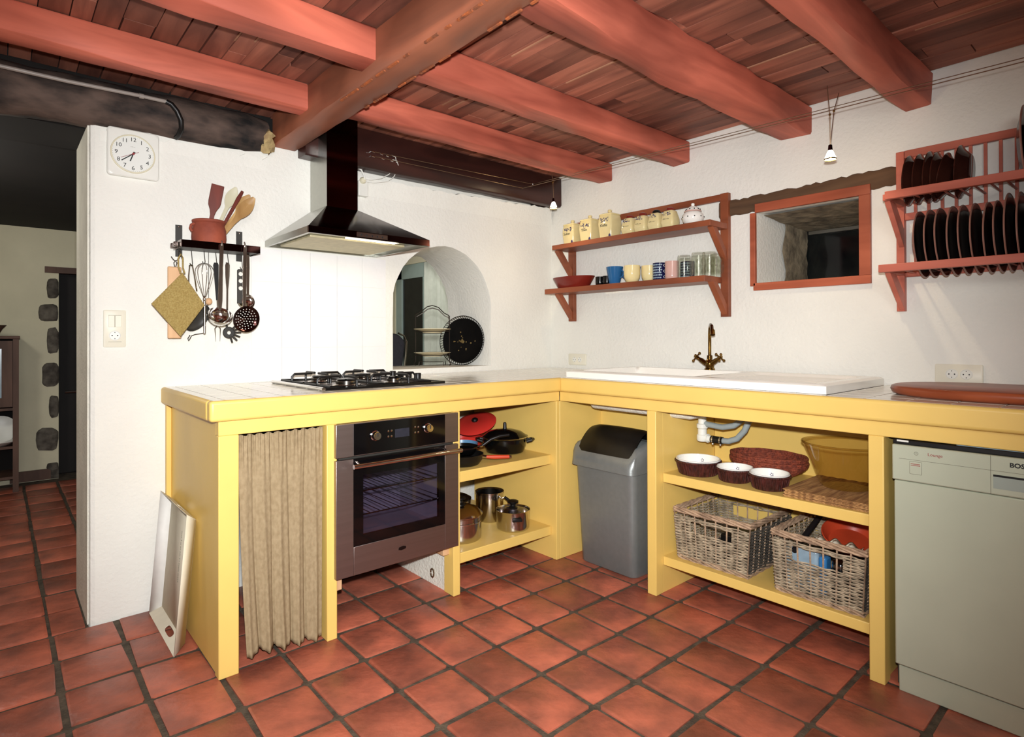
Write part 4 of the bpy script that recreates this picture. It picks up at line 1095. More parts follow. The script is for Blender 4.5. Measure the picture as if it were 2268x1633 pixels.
sg = thing('sugar_bowl', 'round white lidded sugar bowl with small rose sprigs', 'bowl', (-.105, -1.185, UZ+.0005))
mb = MB(); mb.lathe([(.030, 0), (.034, .004), (.052, .022), (.058, .042), (.054, .060), (.044, .072), (.038, .076)], 28); mb.build('bowl', 'ceramic', sg, local=True)
mb = MB(); mb.lathe([(.041, .0762), (.042, .080), (.034, .092), (.022, .102), (.009, .107), (.008, .113), (.010, .118), (.006, .123), (0, .124)], 28); ld = mb.build('lid', 'ceramic', sg, local=True)
mb = MB(); mb.lathe([(.0445, .0745), (.046, .0775), (.0445, .0805)], 28, cap=False); mb.build('pink_band', 'pink_mug', sg, local=True)
mb = MB()
for a in range(0, 360, 36):
    for z, rad in ((.045, .0578), (.088, .0375)):
        aa = R(a+z*900); mb.sphere((rad*math.cos(aa), rad*math.sin(aa), z), .0036, 6, 4)
mb.build('sprigs', 'ink', sg, local=True)

# ---- lower tier
ob = thing('oval_dish', 'dark red oval dish at the end of the mug shelf', 'dish', (-.125, -.325, LZ+.0005))
mb = MB(); mb.lathe([(.115, 0), (.12, .003), (.162, .066), (.165, .070), (.161, .070), (.116, .008), (0, .006)], 36, sx=.56, sy=1.0); mb.build('dish_body', 'red_bowl', ob, local=True)
def mug(name, label, cat, loc, prof, m, handle=None, hm=None, rot=0, group=None, inner=.004):
    t_ = thing(name, label, cat, loc, rot=(0, 0, rot), group=group)
    h = prof[-1][1]
    full = prof+[(max(r-inner, .001), z) for r, z in reversed(prof) if z > .006]+[(0, .006)]
    mb = MB(); mb.lathe([(0, 0)]+full, 28, cap=False); mb.build('cup', m, t_, local=True)
    if handle:
        r0, z0, r1, z1, w = handle
        mb = MB(); pts = [(r1-.002, 0, z1)]+[(max(r0, r1)+w*math.sin(PI*k/8)*1.0, 0, z1+(z0-z1)*k/8) for k in range(1, 8)]+[(r0-.002, 0, z0)]
        mb.tube(pts, .0045, 8); mb.build('handle', hm or m, t_, local=True)
    return t_
Z0 = LZ+.0005
def ys(px, x): return PX(px, 600, x).y
tap_ = [(.030, 0), (.033, .004), (.050, .10)]
for k, (yc, lb) in enumerate(((-.535, 'small black cup standing against the red oval dish'), (-.592, 'small black cup tucked against the blue mug'))):
    mug('cup', lb, 'cup', (-.11, yc, Z0), [(.022, 0), (.025, .004), (.027, .02), (.027, .058)], 'black_enamel')
mug('mug', 'blue flared mug with handle showing, beside the black cups', 'mug', (-.135, -.672, Z0), [(.031, 0), (.033, .004), (.041, .05), (.051, .104)], 'blue_mug', (.042, .035, .047, .085, .028), rot=R(-95))
mug('mug', 'blue flared mug half hidden behind its twin and a cream cup', 'mug', (-.056, -.745, Z0), [(.031, 0), (.033, .004), (.041, .05), (.049, .104)], 'blue_mug', (.042, .035, .047, .085, .026), rot=R(100))
mug('mug', 'rounded cream mug in front of the blue mug', 'mug', (-.150, -.812, Z0), [(.028, 0), (.034, .004), (.044, .025), (.048, .05), (.047, .098)], 'cream_mug')
mug('mug', 'rounded cream mug next to the dark blue checked mug', 'mug', (-.095, -.893, Z0), [(.028, 0), (.034, .004), (.042, .025), (.045, .05), (.044, .094)], 'cream_mug')
mug('cup', 'small black cup hidden behind cream and checked mugs', 'cup', (-.050, -.945, Z0), [(.018, 0), (.020, .004), (.022, .02), (.022, .07)], 'black_enamel')
t_ = mug('mug', 'dark blue mug with pale check pattern', 'mug', (-.125, -.985, Z0), [(.036, 0), (.038, .004), (.038, .098)], 'navy')
mb = MB()
for i in range(8):
    for j in range(6):
        a = R(125+i*14+(7 if j % 2 else 0)); z = .014+j*.0145
        mb.m = Matrix.Translation((.0381*math.cos(a), .0381*math.sin(a), z)) @ Matrix.Rotation(a, 4, 'Z') @ Matrix.Rotation(R(45), 4, 'X')
        mb.box(-.0002, .0006, -.0036, .0036, -.0036, .0036)
mb.m = Matrix.Identity(4); mb.build('check_pattern', 'pale_blue', t_, local=True)
mb = MB()
for j in range(3):
    a = R(258); z = .018+j*.032; c = Vector((.0383*math.cos(a), .0383*math.sin(a), z))
    u_ = Vector((-math.sin(a), math.cos(a), 0))
    mb.tube([c+u_*.006*math.cos(q)+Vector((0, 0, .006*math.sin(q))) for q in [2*PI*i/12 for i in range(12)]], .0014, 5, closed=True)
mb.build('ring_pattern', 'white_plastic', t_, local=True)
mug('mug', 'pale pink mug between checked mug and glasses', 'mug', (-.125, -1.066, Z0), [(.034, 0), (.037, .004), (.0385, .02), (.0385, .100)], 'pink_mug')
t_ = mug('mug', 'dark blue patterned mug squeezed behind the pink mug and first glass', 'mug', (-.060, -1.122, Z0), [(.036, 0), (.038, .004), (.038, .098)], 'navy')
mb = MB()
for i in range(8):
    for j in range(6):
        a = R(125+i*14+(7 if j % 2 else 0)); z = .014+j*.0145
        mb.m = Matrix.Translation((.0381*math.cos(a), .0381*math.sin(a), z)) @ Matrix.Rotation(a, 4, 'Z') @ Matrix.Rotation(R(45), 4, 'X'); mb.box(-.0002, .0006, -.0036, .0036, -.0036, .0036)
mb.m = Matrix.Identity(4); mb.build('check_pattern', 'pale_blue', t_, local=True)
GL = [(-.140, -1.152, 'upturned plain glass tumbler next to the pink mug', False, False), (-.130, -1.232, 'upturned dimpled glass beer mug between two glasses', True, False), (-.150, -1.308, 'upturned dimpled glass beer mug beside the last glass', True, False), (-.060, -1.350+.045, 'upturned glass mug with its handle against the shelf upright', True, True)]
for k, (x, y, lb, dim, hnd) in enumerate(GL):
    t_ = thing('glass_mug', lb, 'glass', (x, y if not hnd else -1.262-.075, Z0)); 
    if hnd: t_.location = (-.068, -1.296, Z0); ORG[t_.name] = Vector(t_.location)
    h = .122 if k != 1 else .130; rad = .037 if not hnd else .030
    mb = MB(); mb.lathe([(rad, 0), (rad, .02), (rad*1.03, h*.7), (rad*.98, h-.01), (rad*.9, h), (0, h)], 28, cap=False); mb.lathe([(rad*.9, .0135), (rad*.9, h-.016), (0, h-.014)], 28, cap=False); mb.build('glass_body', 'clear_glass', t_, local=True)
    if dim:
        mb = MB()
        for i in range(9):
            for j in range(3):
                a = 2*PI*i/9+j*.35; mb.m = Matrix.Translation((rad*1.0*math.cos(a), rad*1.0*math.sin(a), .03+j*.028)) @ Matrix.Rotation(a, 4, 'Z') @ Matrix.Rotation(R(90), 4, 'Y'); mb.lathe([(.0095, 0), (.007, .0016), (0, .0024)], 10, cap=False)
        mb.m = Matrix.Identity(4); mb.build('dimples', 'clear_glass', t_, local=True)
    if hnd:
        mb = MB(); mb.tube([(rad*math.cos(R(-70)), rad*math.sin(R(-70)), .1), (.010, -.036, .095), (.010, -.039, .06), (.010, -.036, .028), (rad*.35, -rad*.92, .02)], .005, 8); mb.build('handle', 'clear_glass', t_, local=True)
    else:
        mb = MB(); mb.tube([(rad*.8, rad*.55, .1), (rad*1.35, rad*1.0, .09), (rad*1.35, rad*1.0, .04), (rad*.8, rad*.55, .025)], .005, 8); mb.build('handle', 'clear_glass', t_, local=True)

# ================================================================== PLATE RACK
rk = thing('plate_rack', 'red-brown wooden wall plate rack with slatted back and two rows of plates', 'plate rack', (-.12, -2.5, 1.27))
RY0, RY1 = -2.96, -2.120
def rw(name, *a): return B(*a).build(name, 'rack_wood', rk, bevel=.0018)
for yy in (RY1-.030, RY0): rw('upright', -.030, -.001, yy, yy+.030, 1.272, 1.955)
rw('back_rail', -.026, -.006, RY0+.03, RY1-.03, 1.925, 1.957)
rw('back_rail', -.024, -.006, RY0+.03, RY1-.03, 1.660, 1.690)
rw('back_rail', -.024, -.006, RY0+.03, RY1-.03, 1.418, 1.445)
FXR = -.252
rw('front_rail', FXR, FXR+.024, RY0, RY1-.022, 1.716, 1.748)
rw('front_rail', FXR, FXR+.024, RY0, RY1+.002, 1.424, 1.455)
rw('shelf_arm', FXR+.024, -.031, RY1-.032, RY1-.008, 1.716, 1.742)
rw('shelf_arm', FXR+.024, -.031, RY1-.032, RY1-.008, 1.424, 1.450)
for z, dz_ in ((1.716, .17), (1.424, .145)):
    mb = MB(); mb.prism([(-.215, z-.0005), (-.140, z-.0005), (-.0305, z-dz_*.55), (-.0305, z-dz_)], 'y', RY1-.030, RY1-.010); mb.build('bracket', 'rack_wood', rk, bevel=.0015)
y = RY1-.068
while y > RY0+.04:
    mb = MB(); mb.box(-.020, -.010, y-.0055, y+.0055, 1.445, 1.660).box(-.020, -.010, y-.0055, y+.0055, 1.690, 1.925); mb.build('slat', 'rack_wood', rk, smooth=False)
    for z in (1.735, 1.443):
        mb = MB(); mb.tube([(FXR+.02, y, z-.010), (-.024, y, z-.010)], .004, 6, cap=False); mb.build('cross_dowel', 'rack_wood', rk)
    y -= .047
def stand_plate(name, label, x, y, z, rad, m, depth, face, tilt, rim=None, group=None, yaw=0):
    t_ = thing(name, label, name.split('_')[-1], (x, y, z), group=group, rot=(0, 0, 0))
    mw = Matrix.Rotation(yaw, 4, 'Z') @ Matrix.Rotation(tilt, 4, 'X') @ Matrix.Rotation(R(90 if face < 0 else -90), 4, 'X')
    mb = MB(); mb.m = mw
    mb.lathe([(0, 0), (rad*.55, 0), (rad*.62, depth*.1), (rad*.8, depth*.65), (rad*.985, depth*.95), (rad*.985, depth+.002), (rad*.8, depth*.75+.003), (rad*.6, .005), (0, .005)], 40, cap=False)
    mb.build('plate_body', m, t_, local=True)
    if rim:
        mb = MB(); mb.m = mw; mb.lathe([(rad*.984, depth*.90), (rad*1.0, depth*.94), (rad*1.0, depth+.001), (rad*.975, depth+.0035), (rad*.97, depth+.001)], 40, cap=False); mb.build('rim', rim, t_, local=True)
    return t_
rp = random.Random(51)
ORD = ['first', 'second', 'third', 'fourth', 'fifth', 'sixth', 'seventh', 'eighth', 'ninth', 'tenth', 'eleventh']
xs = [2010, 2033, 2056, 2082, 2106, 2132, 2160, 2182, 2206, 2233, 2258]
tops = [471, 467, 463, 459, 456, 452, 450, 446, 430, 427, 423]
for k, (px, tp) in enumerate(zip(xs, tops)):
    yk = PX(px, 520, -.215).y-.012
    zt = PX(px+8, tp+2, -.125).z; zb = 1.400
    rad = (zt-zb)/2
    big = k >= 8
    stand_plate('plate', ('large ' if big else '')+'black plate with pinkish rim, %s from the window-side upright in lower rack row' % ORD[k], -.128, yk, zb+rad, rad, 'black_plate', .018, -1, R(rp.uniform(-3, -1)), 'plate_rim', group='plates in the lower rack row')
for k, (px, tp) in enumerate(((2012, 346), (2035, 342), (2058, 336), (2074, 338), (2090, 342), (2128, 322))):
    yk = PX(px, 400, -.20).y-.02
    zt = PX(px+10, tp, -.125).z; zb = 1.698; rad = (zt-zb)/2
    lb = 'glossy dark brown bowl standing alone in upper row of plate rack' if k == 5 else 'glossy dark brown bowl, %s from the window-side upright in upper rack row' % ORD[k]
    stand_plate('bowl', lb, -.128, yk, zb+rad, rad, 'brown_plate', .035, 1, R(4+(k == 4)*8), group='brown bowls in the upper rack row' if k < 5 else None)
for k, px in enumerate((2245, 2262)):
    yk = PX(px, 400, -.20).y-.01
    rad = .150; stand_plate('plate', 'big black plate in upper rack row, %s after the gap of bare slats' % ORD[k], -.130, yk, 1.700+rad, rad, 'black_plate', .02, -1, R(-2), 'plate_rim', group='big plates in the upper rack row')

# ================================================================== CABLE LIGHTS
XL = PY(1158, 417, -.15).x
cl = thing('cable_light_wires', 'pair of thin low-voltage lighting wires strung along lintel and sink wall', 'wire', (-.5, -.3, 2.12))
c1 = PY(1158, 417, -.16); c2 = PY(1180, 408, -.13)
X2 = c2.x
for nm, a, c, e in (('wire', PY(827, 346, -.125), c1, PX(2330, 121, XL)), ('wire', PY(827, 336, -.125), c2, PX(2330, 112, XL+.06))):
    mb = MB(); mb.tube([a, c], .0016, 6); mb.build('wire', 'wire_steel', cl)
    mb = MB(); mb.tube([c, e], .0016, 6); mb.build('wire', 'wire_steel', cl)
for px, py in ((827, 336), (845, 341), (858, 345), (827, 346), (848, 351), (868, 356)):
    p = PY(px, py, -.125); mb = MB(); mb.tube([p+Vector((-.008, 0, .001)), p+Vector((.008, 0, -.0015))], .0045, 8); mb.build('clamp', 'chrome', cl)
for px, py in ((824, 335), (824, 345)):
    p = PY(px, py, -.125); mb = MB(); mb.tube([p, Vector((p.x, -.101, p.z))], .005, 8); mb.build('anchor', 'chrome', cl)
mb = MB(); mb.tube([c1, Vector((c1.x+.03, -.101, c1.z+.01))], .003, 6).tube([c2, Vector((c2.x+.03, -.101, c2.z+.01))], .003, 6); mb.build('anchor', 'chrome', cl)
tf = thing('transformer_box', 'white wall transformer with looping white leads beside hood chimney', 'transformer', PY(803, 436, 0))
p = PY(801, 416, 0); B(p.x-.035, p.x+.022, -.035, -.002, p.z-.052, p.z+.030).build('box', 'white_plastic', tf, bevel=.004)
q = PY(803, 400, -.035); mb = MB(); mb.m = Matrix.Translation((q.x, -.0352, q.z)) @ Matrix.Rotation(R(90), 4, 'X'); mb.lathe([(.018, 0), (.018, .006), (.012, .016), (0, .018)], 16); mb.build('dial', 'ivory', tf)
for pts in (((793, 372), (800, 376), (806, 388), (808, 398)),):
    mb = MB(); mb.tube([PY(a, b, -.05) for a, b in pts], .004, 8); mb.build('lead', 'white_plastic', tf)
for pts in (((808, 397), (822, 399), (845, 395), (862, 386), (874, 372), (878, 360), (876, 348), (868, 344)), ((808, 403), (830, 405), (858, 402), (872, 392), (880, 378), (882, 366), (879, 356), (870, 354))):
    mb = MB(); n_ = len(pts); mb.tube([PY(a, b, -.045-.075*i/(n_-1)) for i, (a, b) in enumerate(pts)], .002, 6); mb.build('lead', 'white_plastic', tf)
def pendant(label, bulb, w1, w2, top1, top2):
    t_ = thing('halogen_lamp', label, 'lamp', bulb)
    b = Vector(bulb)
    mb = MB(); mb.lathe([(.022, -.022), (.021, -.018), (.012, .004), (.008, .012), (0, .013)], 18, b); mb.build('reflector', 'bulb', t_)
    mb = MB(); mb.lathe([(.023, -.026), (.0235, -.021), (.0215, -.021), (.021, -.026)], 18, b, cap=False); mb.build('lens_ring', 'brass', t_)
    mb = MB(); mb.lathe([(.008, .010), (.009, .016), (.007, .034), (.004, .036)], 12, b); mb.build('lampholder', 'hood_glossy', t_)
    for w, tp in ((w1, top1), (w2, top2)):
        mb = MB(); mb.tube([b+Vector((0, 0, .03)), w, tp], .0016, 6); mb.build('rod', 'wire_steel', t_)
        mb = MB(); mb.sphere(w, .005, 8, 6); mb.build('wire_clip', 'brass', t_)
    l = light('halogen_light', 'SPOT', b+Vector((0, 0, -.024)), 6, (1.0, 0.82, 0.56), spot_size=R(150), spot_blend=.9, shadow_soft_size=.02)
    l2 = light('halogen_glow', 'POINT', b+Vector((0, 0, -.034)), 1.2, (1.0, 0.75, 0.45), shadow_soft_size=.02)
    return t_
xw = XL
def onw(px, py, x): return PX(px, py, x)
pendant('lit halogen lamp on rods hanging near the corner end of the dark lintel', onw(1226, 452, xw+.015), onw(1224, 404, xw), onw(1226, 402, xw+.03), onw(1222, 386, xw), onw(1223, 388, xw+.03))
pendant('lit halogen lamp on crossed rods hanging above the small window', onw(1839, 340, xw+.02), onw(1838, 254, xw), onw(1847, 246, xw+.04), onw(1832, 190, xw), onw(1858, 206, xw+.06))

# ================================================================== WALL CLOCK, SWITCHES, SOCKETS
ck = thing('wall_clock', 'square white wall clock with round dial above the light switch', 'clock', (-2.505, 0, 1.84))
ca = PY(234, 284, -.02); cb2 = PY(351, 403, -.02)
x0, x1 = -2.598, -2.411; z0, z1 = 1.845, 2.045
mb = MB(); loft(mb, [[(x, y_, z) for x, z in rr(x0+e, x1-e, z0+e, z1-e, .014)] for y_, e in ((-.001, 0), (-.016, 0), (-.020, .004), (-.020, .010))]); mb.build('case', 'white_plastic', ck)
cc = PY(295, 341.5, -.021); cx_, cz_ = cc.x, cc.z; RC = .0775
mb = MB(); mb.m = frame((cx_, -.0202, cz_), (1, 0, 0), (0, 0, 1)); mb.lathe([(RC, 0), (RC-.001, .0012), (0, .0012)], 48); fcx = mb.build('dial', 'clock_face', ck)
mb = MB(); mb.m = frame((cx_, -.0202, cz_), (1, 0, 0), (0, 0, 1)); mb.lathe([(RC-.002, 0), (RC-.002, .004), (RC, .0055), (RC+.003, .004), (RC+.004, 0)], 48, cap=False); mb.build('bezel', 'ivory', ck)
for h in range(1, 13):
    a = PI/2-2*PI*h/12
    text_mesh(str(h), .0235, 'ink', 'numeral', fcx, frame((cx_+.060*math.cos(a), -.0216, cz_+.060*math.sin(a)), (1, 0, 0), (0, 0, 1)))
mb = MB()
for i in range(60):
    a = 2*PI*i/60; mb.m = frame((cx_, -.0214, cz_), (1, 0, 0), (0, 0, 1)) @ Matrix.Rotation(a, 4, 'Z'); mb.box(.0715, .0735, -.0004, .0004, -.0002, .0003)
mb.m = Matrix.Identity(4); mb.build('minute_marks', 'ink_grey', fcx, smooth=False)
def hand(name, ang, L, w, m, y_, tail=.01):
    mb = MB(); mb.m = frame((cx_, y_, cz_), (math.cos(ang), 0, math.sin(ang)), (-math.sin(ang), 0, math.cos(ang))); mb.box(-tail, L, -w/2, w/2, -.0006, .0006); return mb.build(name, m, ck)
hand('hour_hand', R(90-199), .034, .0042, 'ink', -.0235)
hand('minute_hand', R(90-231), .054, .0036, 'ink', -.0255)
hand('second_hand', R(90-243), .050, .0012, 'ink_red', -.0275, tail=.022)
mb = MB(); mb.m = frame((cx_, -.022, cz_), (1, 0, 0), (0, 0, 1)); mb.lathe([(.0045, 0), (.0045, .0065), (0, .0075)], 14); mb.build('hub', 'ink_red', ck)
print_line(.016, .0032, 'ink_grey', 'small_print', fcx, frame((cx_-.001, -.0217, cz_+.030), (1, 0, 0), (0, 0, 1)))

def wallplate(name, label, cat, org, u, w, h, m='socket_ivory'):
    t_ = thing(name, label, cat, org); n_ = Vector(u).cross(Vector((0, 0, 1)))
    mb = MB(); mb.m = frame(org, u, (0, 0, 1)); loft(mb, [[(x, y, z) for x, y in rr(-w/2+e, w/2-e, -h/2+e, h/2-e, .005, 3)] for z, e in ((0.001, 0), (.008, 0), (.010, .003))]); mb.build('plate', m, t_)
    return t_
def outlet(t_, org, u, x, y, rad=.021):
    M_ = frame(org, u, (0, 0, 1)) @ Matrix.Translation((x, y, .0098))
    mb = MB(); mb.m = M_; mb.lathe([(rad, 0), (rad, .0012), (rad-.002, .002), (rad-.003, .0006), (0, .0006)], 28); o = mb.build('outlet', 'white_plastic', t_)
    for dx, dy, s in ((-.0095, 0, .0026), (.0095, 0, .0026), (0, -.013, .0018), (0, .013, .0018)):
        mb = MB(); mb.m = M_ @ Matrix.Translation((dx, dy, .0007)); mb.lathe([(s, 0), (s, .0003), (0, .0003)], 10); mb.build('pin_hole', 'ink', o)
so = Vector((-2.570, 0, 1.207))
s1 = wallplate('light_switch', 'ivory wall plate with double light switch above a socket', 'switch', so, (1, 0, 0), .078, .154)
for x in (-.0115, .0115):
    mb = MB(); mb.m = frame(so, (1, 0, 0), (0, 0, 1)); mb.box(x-.0108, x+.0108, .006, .054, .0098, .0125); mb.build('rocker', 'socket_ivory', s1, bevel=.001)
mb = MB(); mb.m = frame(so, (1, 0, 0), (0, 0, 1)); mb.box(-.0007, .0007, .006, .054, .0098, .0105).box(-.023, .023, .0545, .0555, .0098, .0104).box(-.023, .023, -.056, -.055, .0098, .0104); mb.build('switch_gap', 'ink_grey', s1)
outlet(s1, so, (1, 0, 0), 0, -.029)
for (org, lb, w, rad) in ((Vector((0, -.247, 1.017)), 'small ivory double socket on the wall near the corner behind the sink', .155, .017), (Vector((0, -2.330, 1.013)), 'larger ivory double socket on the wall behind the chopping board', .158, .021)):
    t_ = wallplate('wall_socket', lb, 'socket', org, (0, -1, 0), w, .076)
    dd_ = .024
    for x in (-dd_+.002, dd_+.002): outlet(t_, org, (0, -1, 0), x, -.002, rad)

# ================================================================== UTENSIL RAIL
ra = thing('utensil_rail', 'dark steel wall rail shelf carrying pot and hanging kitchen tools', 'rail', (-2.19, -.06, 1.52))
for xx in (-2.346, -2.093): B(xx, xx+.027, -.004, -.0005, 1.527, 1.668).build('wall_strap', 'dark_grey', ra)
for xx in (-2.3325, -2.0795):
    mb = MB(); mb.m = frame((xx, -.004, 1.66), (1, 0, 0), (0, 0, 1)); mb.lathe([(.004, 0), (.003, .002), (0, .0025)], 10); mb.build('screw', 'chrome', ra)
RX0, RX1, RYF, RZ0, RZ1 = -2.352, -2.033, -.146, 1.553, 1.585
B(RX0, RX1, RYF, -.004, RZ0+.004, RZ0+.0075).build('shelf_plate', 'dark_grey', ra)
B(RX0, RX1, RYF-.003, RYF, RZ0, RZ1).build('front_strip', 'hood_glossy', ra, bevel=.001)
B(RX0-.002, RX0, RYF-.003, -.004, RZ0, RZ1).build('end_strip', 'steel', ra)
B(RX1, RX1+.002, RYF-.003, -.004, RZ0, RZ1).build('end_strip', 'hood_glossy', ra)
for yy in (-.10, -.045): B(RX0-.022, RX0-.002, yy-.011, yy+.011, RZ0+.004, RZ0+.026).build('end_nut', 'steel', ra, bevel=.004)
# pot with wooden spoons
pc = Vector((-2.2275, -.0745, RZ0+.008))
pt = thing('clay_pot', 'red-brown clay pot of wooden spoons standing on utensil rail', 'pot', pc)
mb = MB(); mb.lathe([(0, 0), (.062, 0), (.066, .006), (.0705, .05), (.069, .085), (.063, .105), (.061, .112), (.068, .118), (.069, .125), (.065, .128), (.058, .122), (.056, .10), (.06, .05), (.055, .01), (0, .01)], 36, cap=False); mb.build('pot_body', 'terracotta_pot', pt, local=True)
mb = MB(); mb.tube([(-.062, -.01, .108), (-.074, -.01, .100), (-.078, -.01, .085), (-.070, -.01, .072)], .006, 8); mb.build('lug', 'terracotta_pot', pt, local=True)
def blade(mb, p0, p1, widths, th, nrm, cup=0.0):
    """flat tapered utensil from p0 to p1: widths = [(t, halfwidth)...]"""
    p0, p1 = Vector(p0), Vector(p1); d = p1-p0; L = d.length; d.normalize(); nrm = Vector(nrm).normalized(); s = d.cross(nrm).normalized(); nrm = s.cross(d)
    vs = []; 
    for t, w in widths:
        c = p0+d*L*t
        dip = -nrm*cup*max(0, w-.006)
        vs += [c-s*w-nrm*th/2, c+dip-nrm*th/2, c+s*w-nrm*th/2, c+s*w+nrm*th/2, c+dip+nrm*th/2, c-s*w+nrm*th/2]
    n = len(widths); fs = [(i*6+k, i*6+(k+1) % 6, (i+1)*6+(k+1) % 6, (i+1)*6+k) for i in range(n-1) for k in range(6)]
    fs += [(5, 4, 3, 2, 1, 0), tuple((n-1)*6+k for k in range(6))]
    mb.add(vs, fs)
def px_y(l, y): return [PY(a, b, y) for a, b in l]
sb = [pc+Vector((0, 0, .012))]
nrm = (-.2, -1, -.05)
# broad dark spatula
top = PY(483, 410, -.075); foot = Vector((pc.x-.01, -.07, RZ0+.03))
mb = MB(); blade(mb, foot, top, [(0, .008), (.50, .009), (.58, .014), (.66, .024), (.72, .026), (1.0, .026)], .006, nrm); mb.build('wooden_spatula', 'red_wood', origin=foot, label='broad dark wooden spatula standing in the clay pot', cat='spatula', bevel=.0015)
top = PY(523, 415, -.06); foot = Vector((pc.x+.006, -.06, RZ0+.03))
ww = [(0, .007), (.62, .008), (.66, .010)]+[(.67+.33*k/8, .003+.023*math.sin(PI*(.12+.86*k/8))) for k in range(9)]
mb = MB(); blade(mb, foot, top, ww, .004, nrm, cup=.35); mb.build('horn_spoon', 'horn', origin=foot, label='pale ivory coloured spoon standing in the clay pot', cat='spoon', bevel=.001)
top = PY(537, 424, -.085); foot = Vector((pc.x+.012, -.085, RZ0+.03))
mb = MB(); blade(mb, foot, top, [(0, .006), (.7, .007), (.85, .009), (1, .006)], .014, nrm); mb.build('wooden_spoon', 'red_wood', origin=foot, label='dark wooden spoon seen edge-on in the clay pot', cat='spoon', bevel=.002)
top = PY(553, 432, -.07); foot = Vector((pc.x+.016, -.07, RZ0+.03))
mb = MB(); blade(mb, foot, top, ww, .004, nrm, cup=.4); mb.build('wooden_spoon', 'spoon_wood', origin=foot, label='varnished spoon behind the rightmost one in the clay pot', cat='spoon', bevel=.001)
top = PY(563, 438, -.10); foot = Vector((pc.x+.020, -.095, RZ0+.03))
ww2 = [(0, .007), (.45, .009), (.58, .014)]+[(.62+.38*k/8, .004+.025*math.sin(PI*(.22+.75*k/8))) for k in range(9)]
mb = MB(); blade(mb, foot, top, ww2, .005, nrm, cup=.5); mb.build('wooden_spoon', 'spoon_wood', origin=foot, label='wide varnished wooden spoon leaning outermost in the clay pot', cat='spoon', bevel=.001)

# hanging tools
def hook(t_, px, py, y, topz=None):
    b = PY(px, py, y); tz = RZ0-.001
    mb = MB(); mb.tube([(b.x-.004, y, b.z+.010), (b.x-.002, y, b.z+.001), (b.x+.003, y, b.z), (b.x+.006, y, b.z+.008), (b.x+.002, y, tz-.006), (b.x+.001, y, tz)], .0017, 6)
    return mb.build('hook', 'iron_wire', t_)
def hang(name, label, cat, px, py, y):
    p = PY(px, py, y); t_ = thing(name, label, cat, (p.x, y, p.z)); hook(t_, px, py, y); return t_
# quilted pot holder
YP = -.150
t_ = thing('pot_holder', 'olive quilted square pot holder hanging from the end of utensil rail', 'pot holder', PY(398, 575, YP))
cs = px_y([(404, 604), (335, 673), (400, 746), (453, 676)], YP)
mb = MB()
def quilt(u, v):
    a = cs[0].lerp(cs[1], u); b = cs[3].lerp(cs[2], u); p = a.lerp(b, v)
    e = min(u, 1-u, v, 1-v)
    p = Vector((p.x, p.y-.006*math.sin(PI*min(1, e*4)/2)+.0022*(math.sin(u*2*PI*16)*math.sin(v*2*PI*16)), p.z)); return p
mb.grid(54, 54, quilt); mb.build('quilt', 'pot_holder', t_, solid=.004)
mb = MB(); q = px_y([(400, 606), (395, 590), (395, 572), (401, 562), (405, 572), (405, 592), (409, 606)], YP+.002); mb.tube(q, .0035, 6); mb.build('loop', 'pot_holder', t_)
mb = MB(); q = px_y([(403, 572), (400, 558), (394, 546), (396, 540)], YP); mb.tube(q, .0016, 6); mb.build('hook', 'iron_wire', t_)
# paddle board behind
t_ = thing('wooden_paddle', 'narrow pale wooden board hanging behind the pot holder', 'board', PY(387, 590, -.07))
a = PY(371, 750, -.075); b = PY(402, 592, -.075)
B(a.x, b.x, -.080, -.068, a.z, b.z).build('board', 'pale_wood', t_, bevel=.005)
mb = MB(); mb.tube(px_y([(387, 592), (385, 582), (388, 577), (392, 582), (389, 591)], -.075), .0018, 6).tube(px_y([(379, 568), (384, 575), (389, 578), (395, 574), (396, 552), (394, 542)], -.075), .0016, 6); mb.build('hook', 'iron_wire', t_)
# tongs
t_ = hang('tongs', 'thin steel tongs hanging between pot holder and whisk', 'tongs', 423, 588, -.06)
mb = MB()
for l in (((420, 589), (418, 610), (418, 640)), ((426, 588), (430, 608), (436, 645))): mb.tube(px_y(l, -.06), .003, 6)
mb.tube(px_y(((419, 590), (422, 587), (427, 589)), -.06), .0035, 6); mb.build('arms', 'pot_steel', t_)
# whisk
t_ = hang('whisk', 'steel balloon whisk hanging upside down from utensil rail', 'whisk', 451, 584, -.085)
c0 = PY(453, 665, -.085); c1_ = PY(453, 738, -.085)
mb = MB(); mb.tube([c0, c1_], .0052, 12); mb.sphere(c1_, .0054, 10, 6); mb.build('handle', 'pot_steel', t_)
mb = MB(); tp = PY(452, 583, -.085); H = tp.z-c0.z; rw_ = .041
for k in range(6):
    a = PI*k/6
    pts = []
    for i in range(21):
        s = i/20; ang = PI*s
        zz = c0.z+H*math.sin(ang)**.8; rr_ = rw_*math.cos(ang)
        rr_ = rw_*(1 if s < .5 else -1)*(math.sin(min(1, (zz-c0.z)/H*1.02)*PI*.5)**1.1)*math.sqrt(max(0, 1-max(0, ((zz-c0.z)/H-.72)/.28)**2)) if abs(s-.5) > .02 else 0
        pts.append((c0.x+rr_*math.cos(a), c0.y+rr_*math.sin(a), zz))
    mb.tube(pts, .0009, 5)
mb.build('wires', 'chrome', t_)
mb = MB(); mb.lathe([(.0055, -.004), (.007, .004), (.006, .012), (.003, .018)], 12, c0); mb.build('collar', 'chrome', t_)
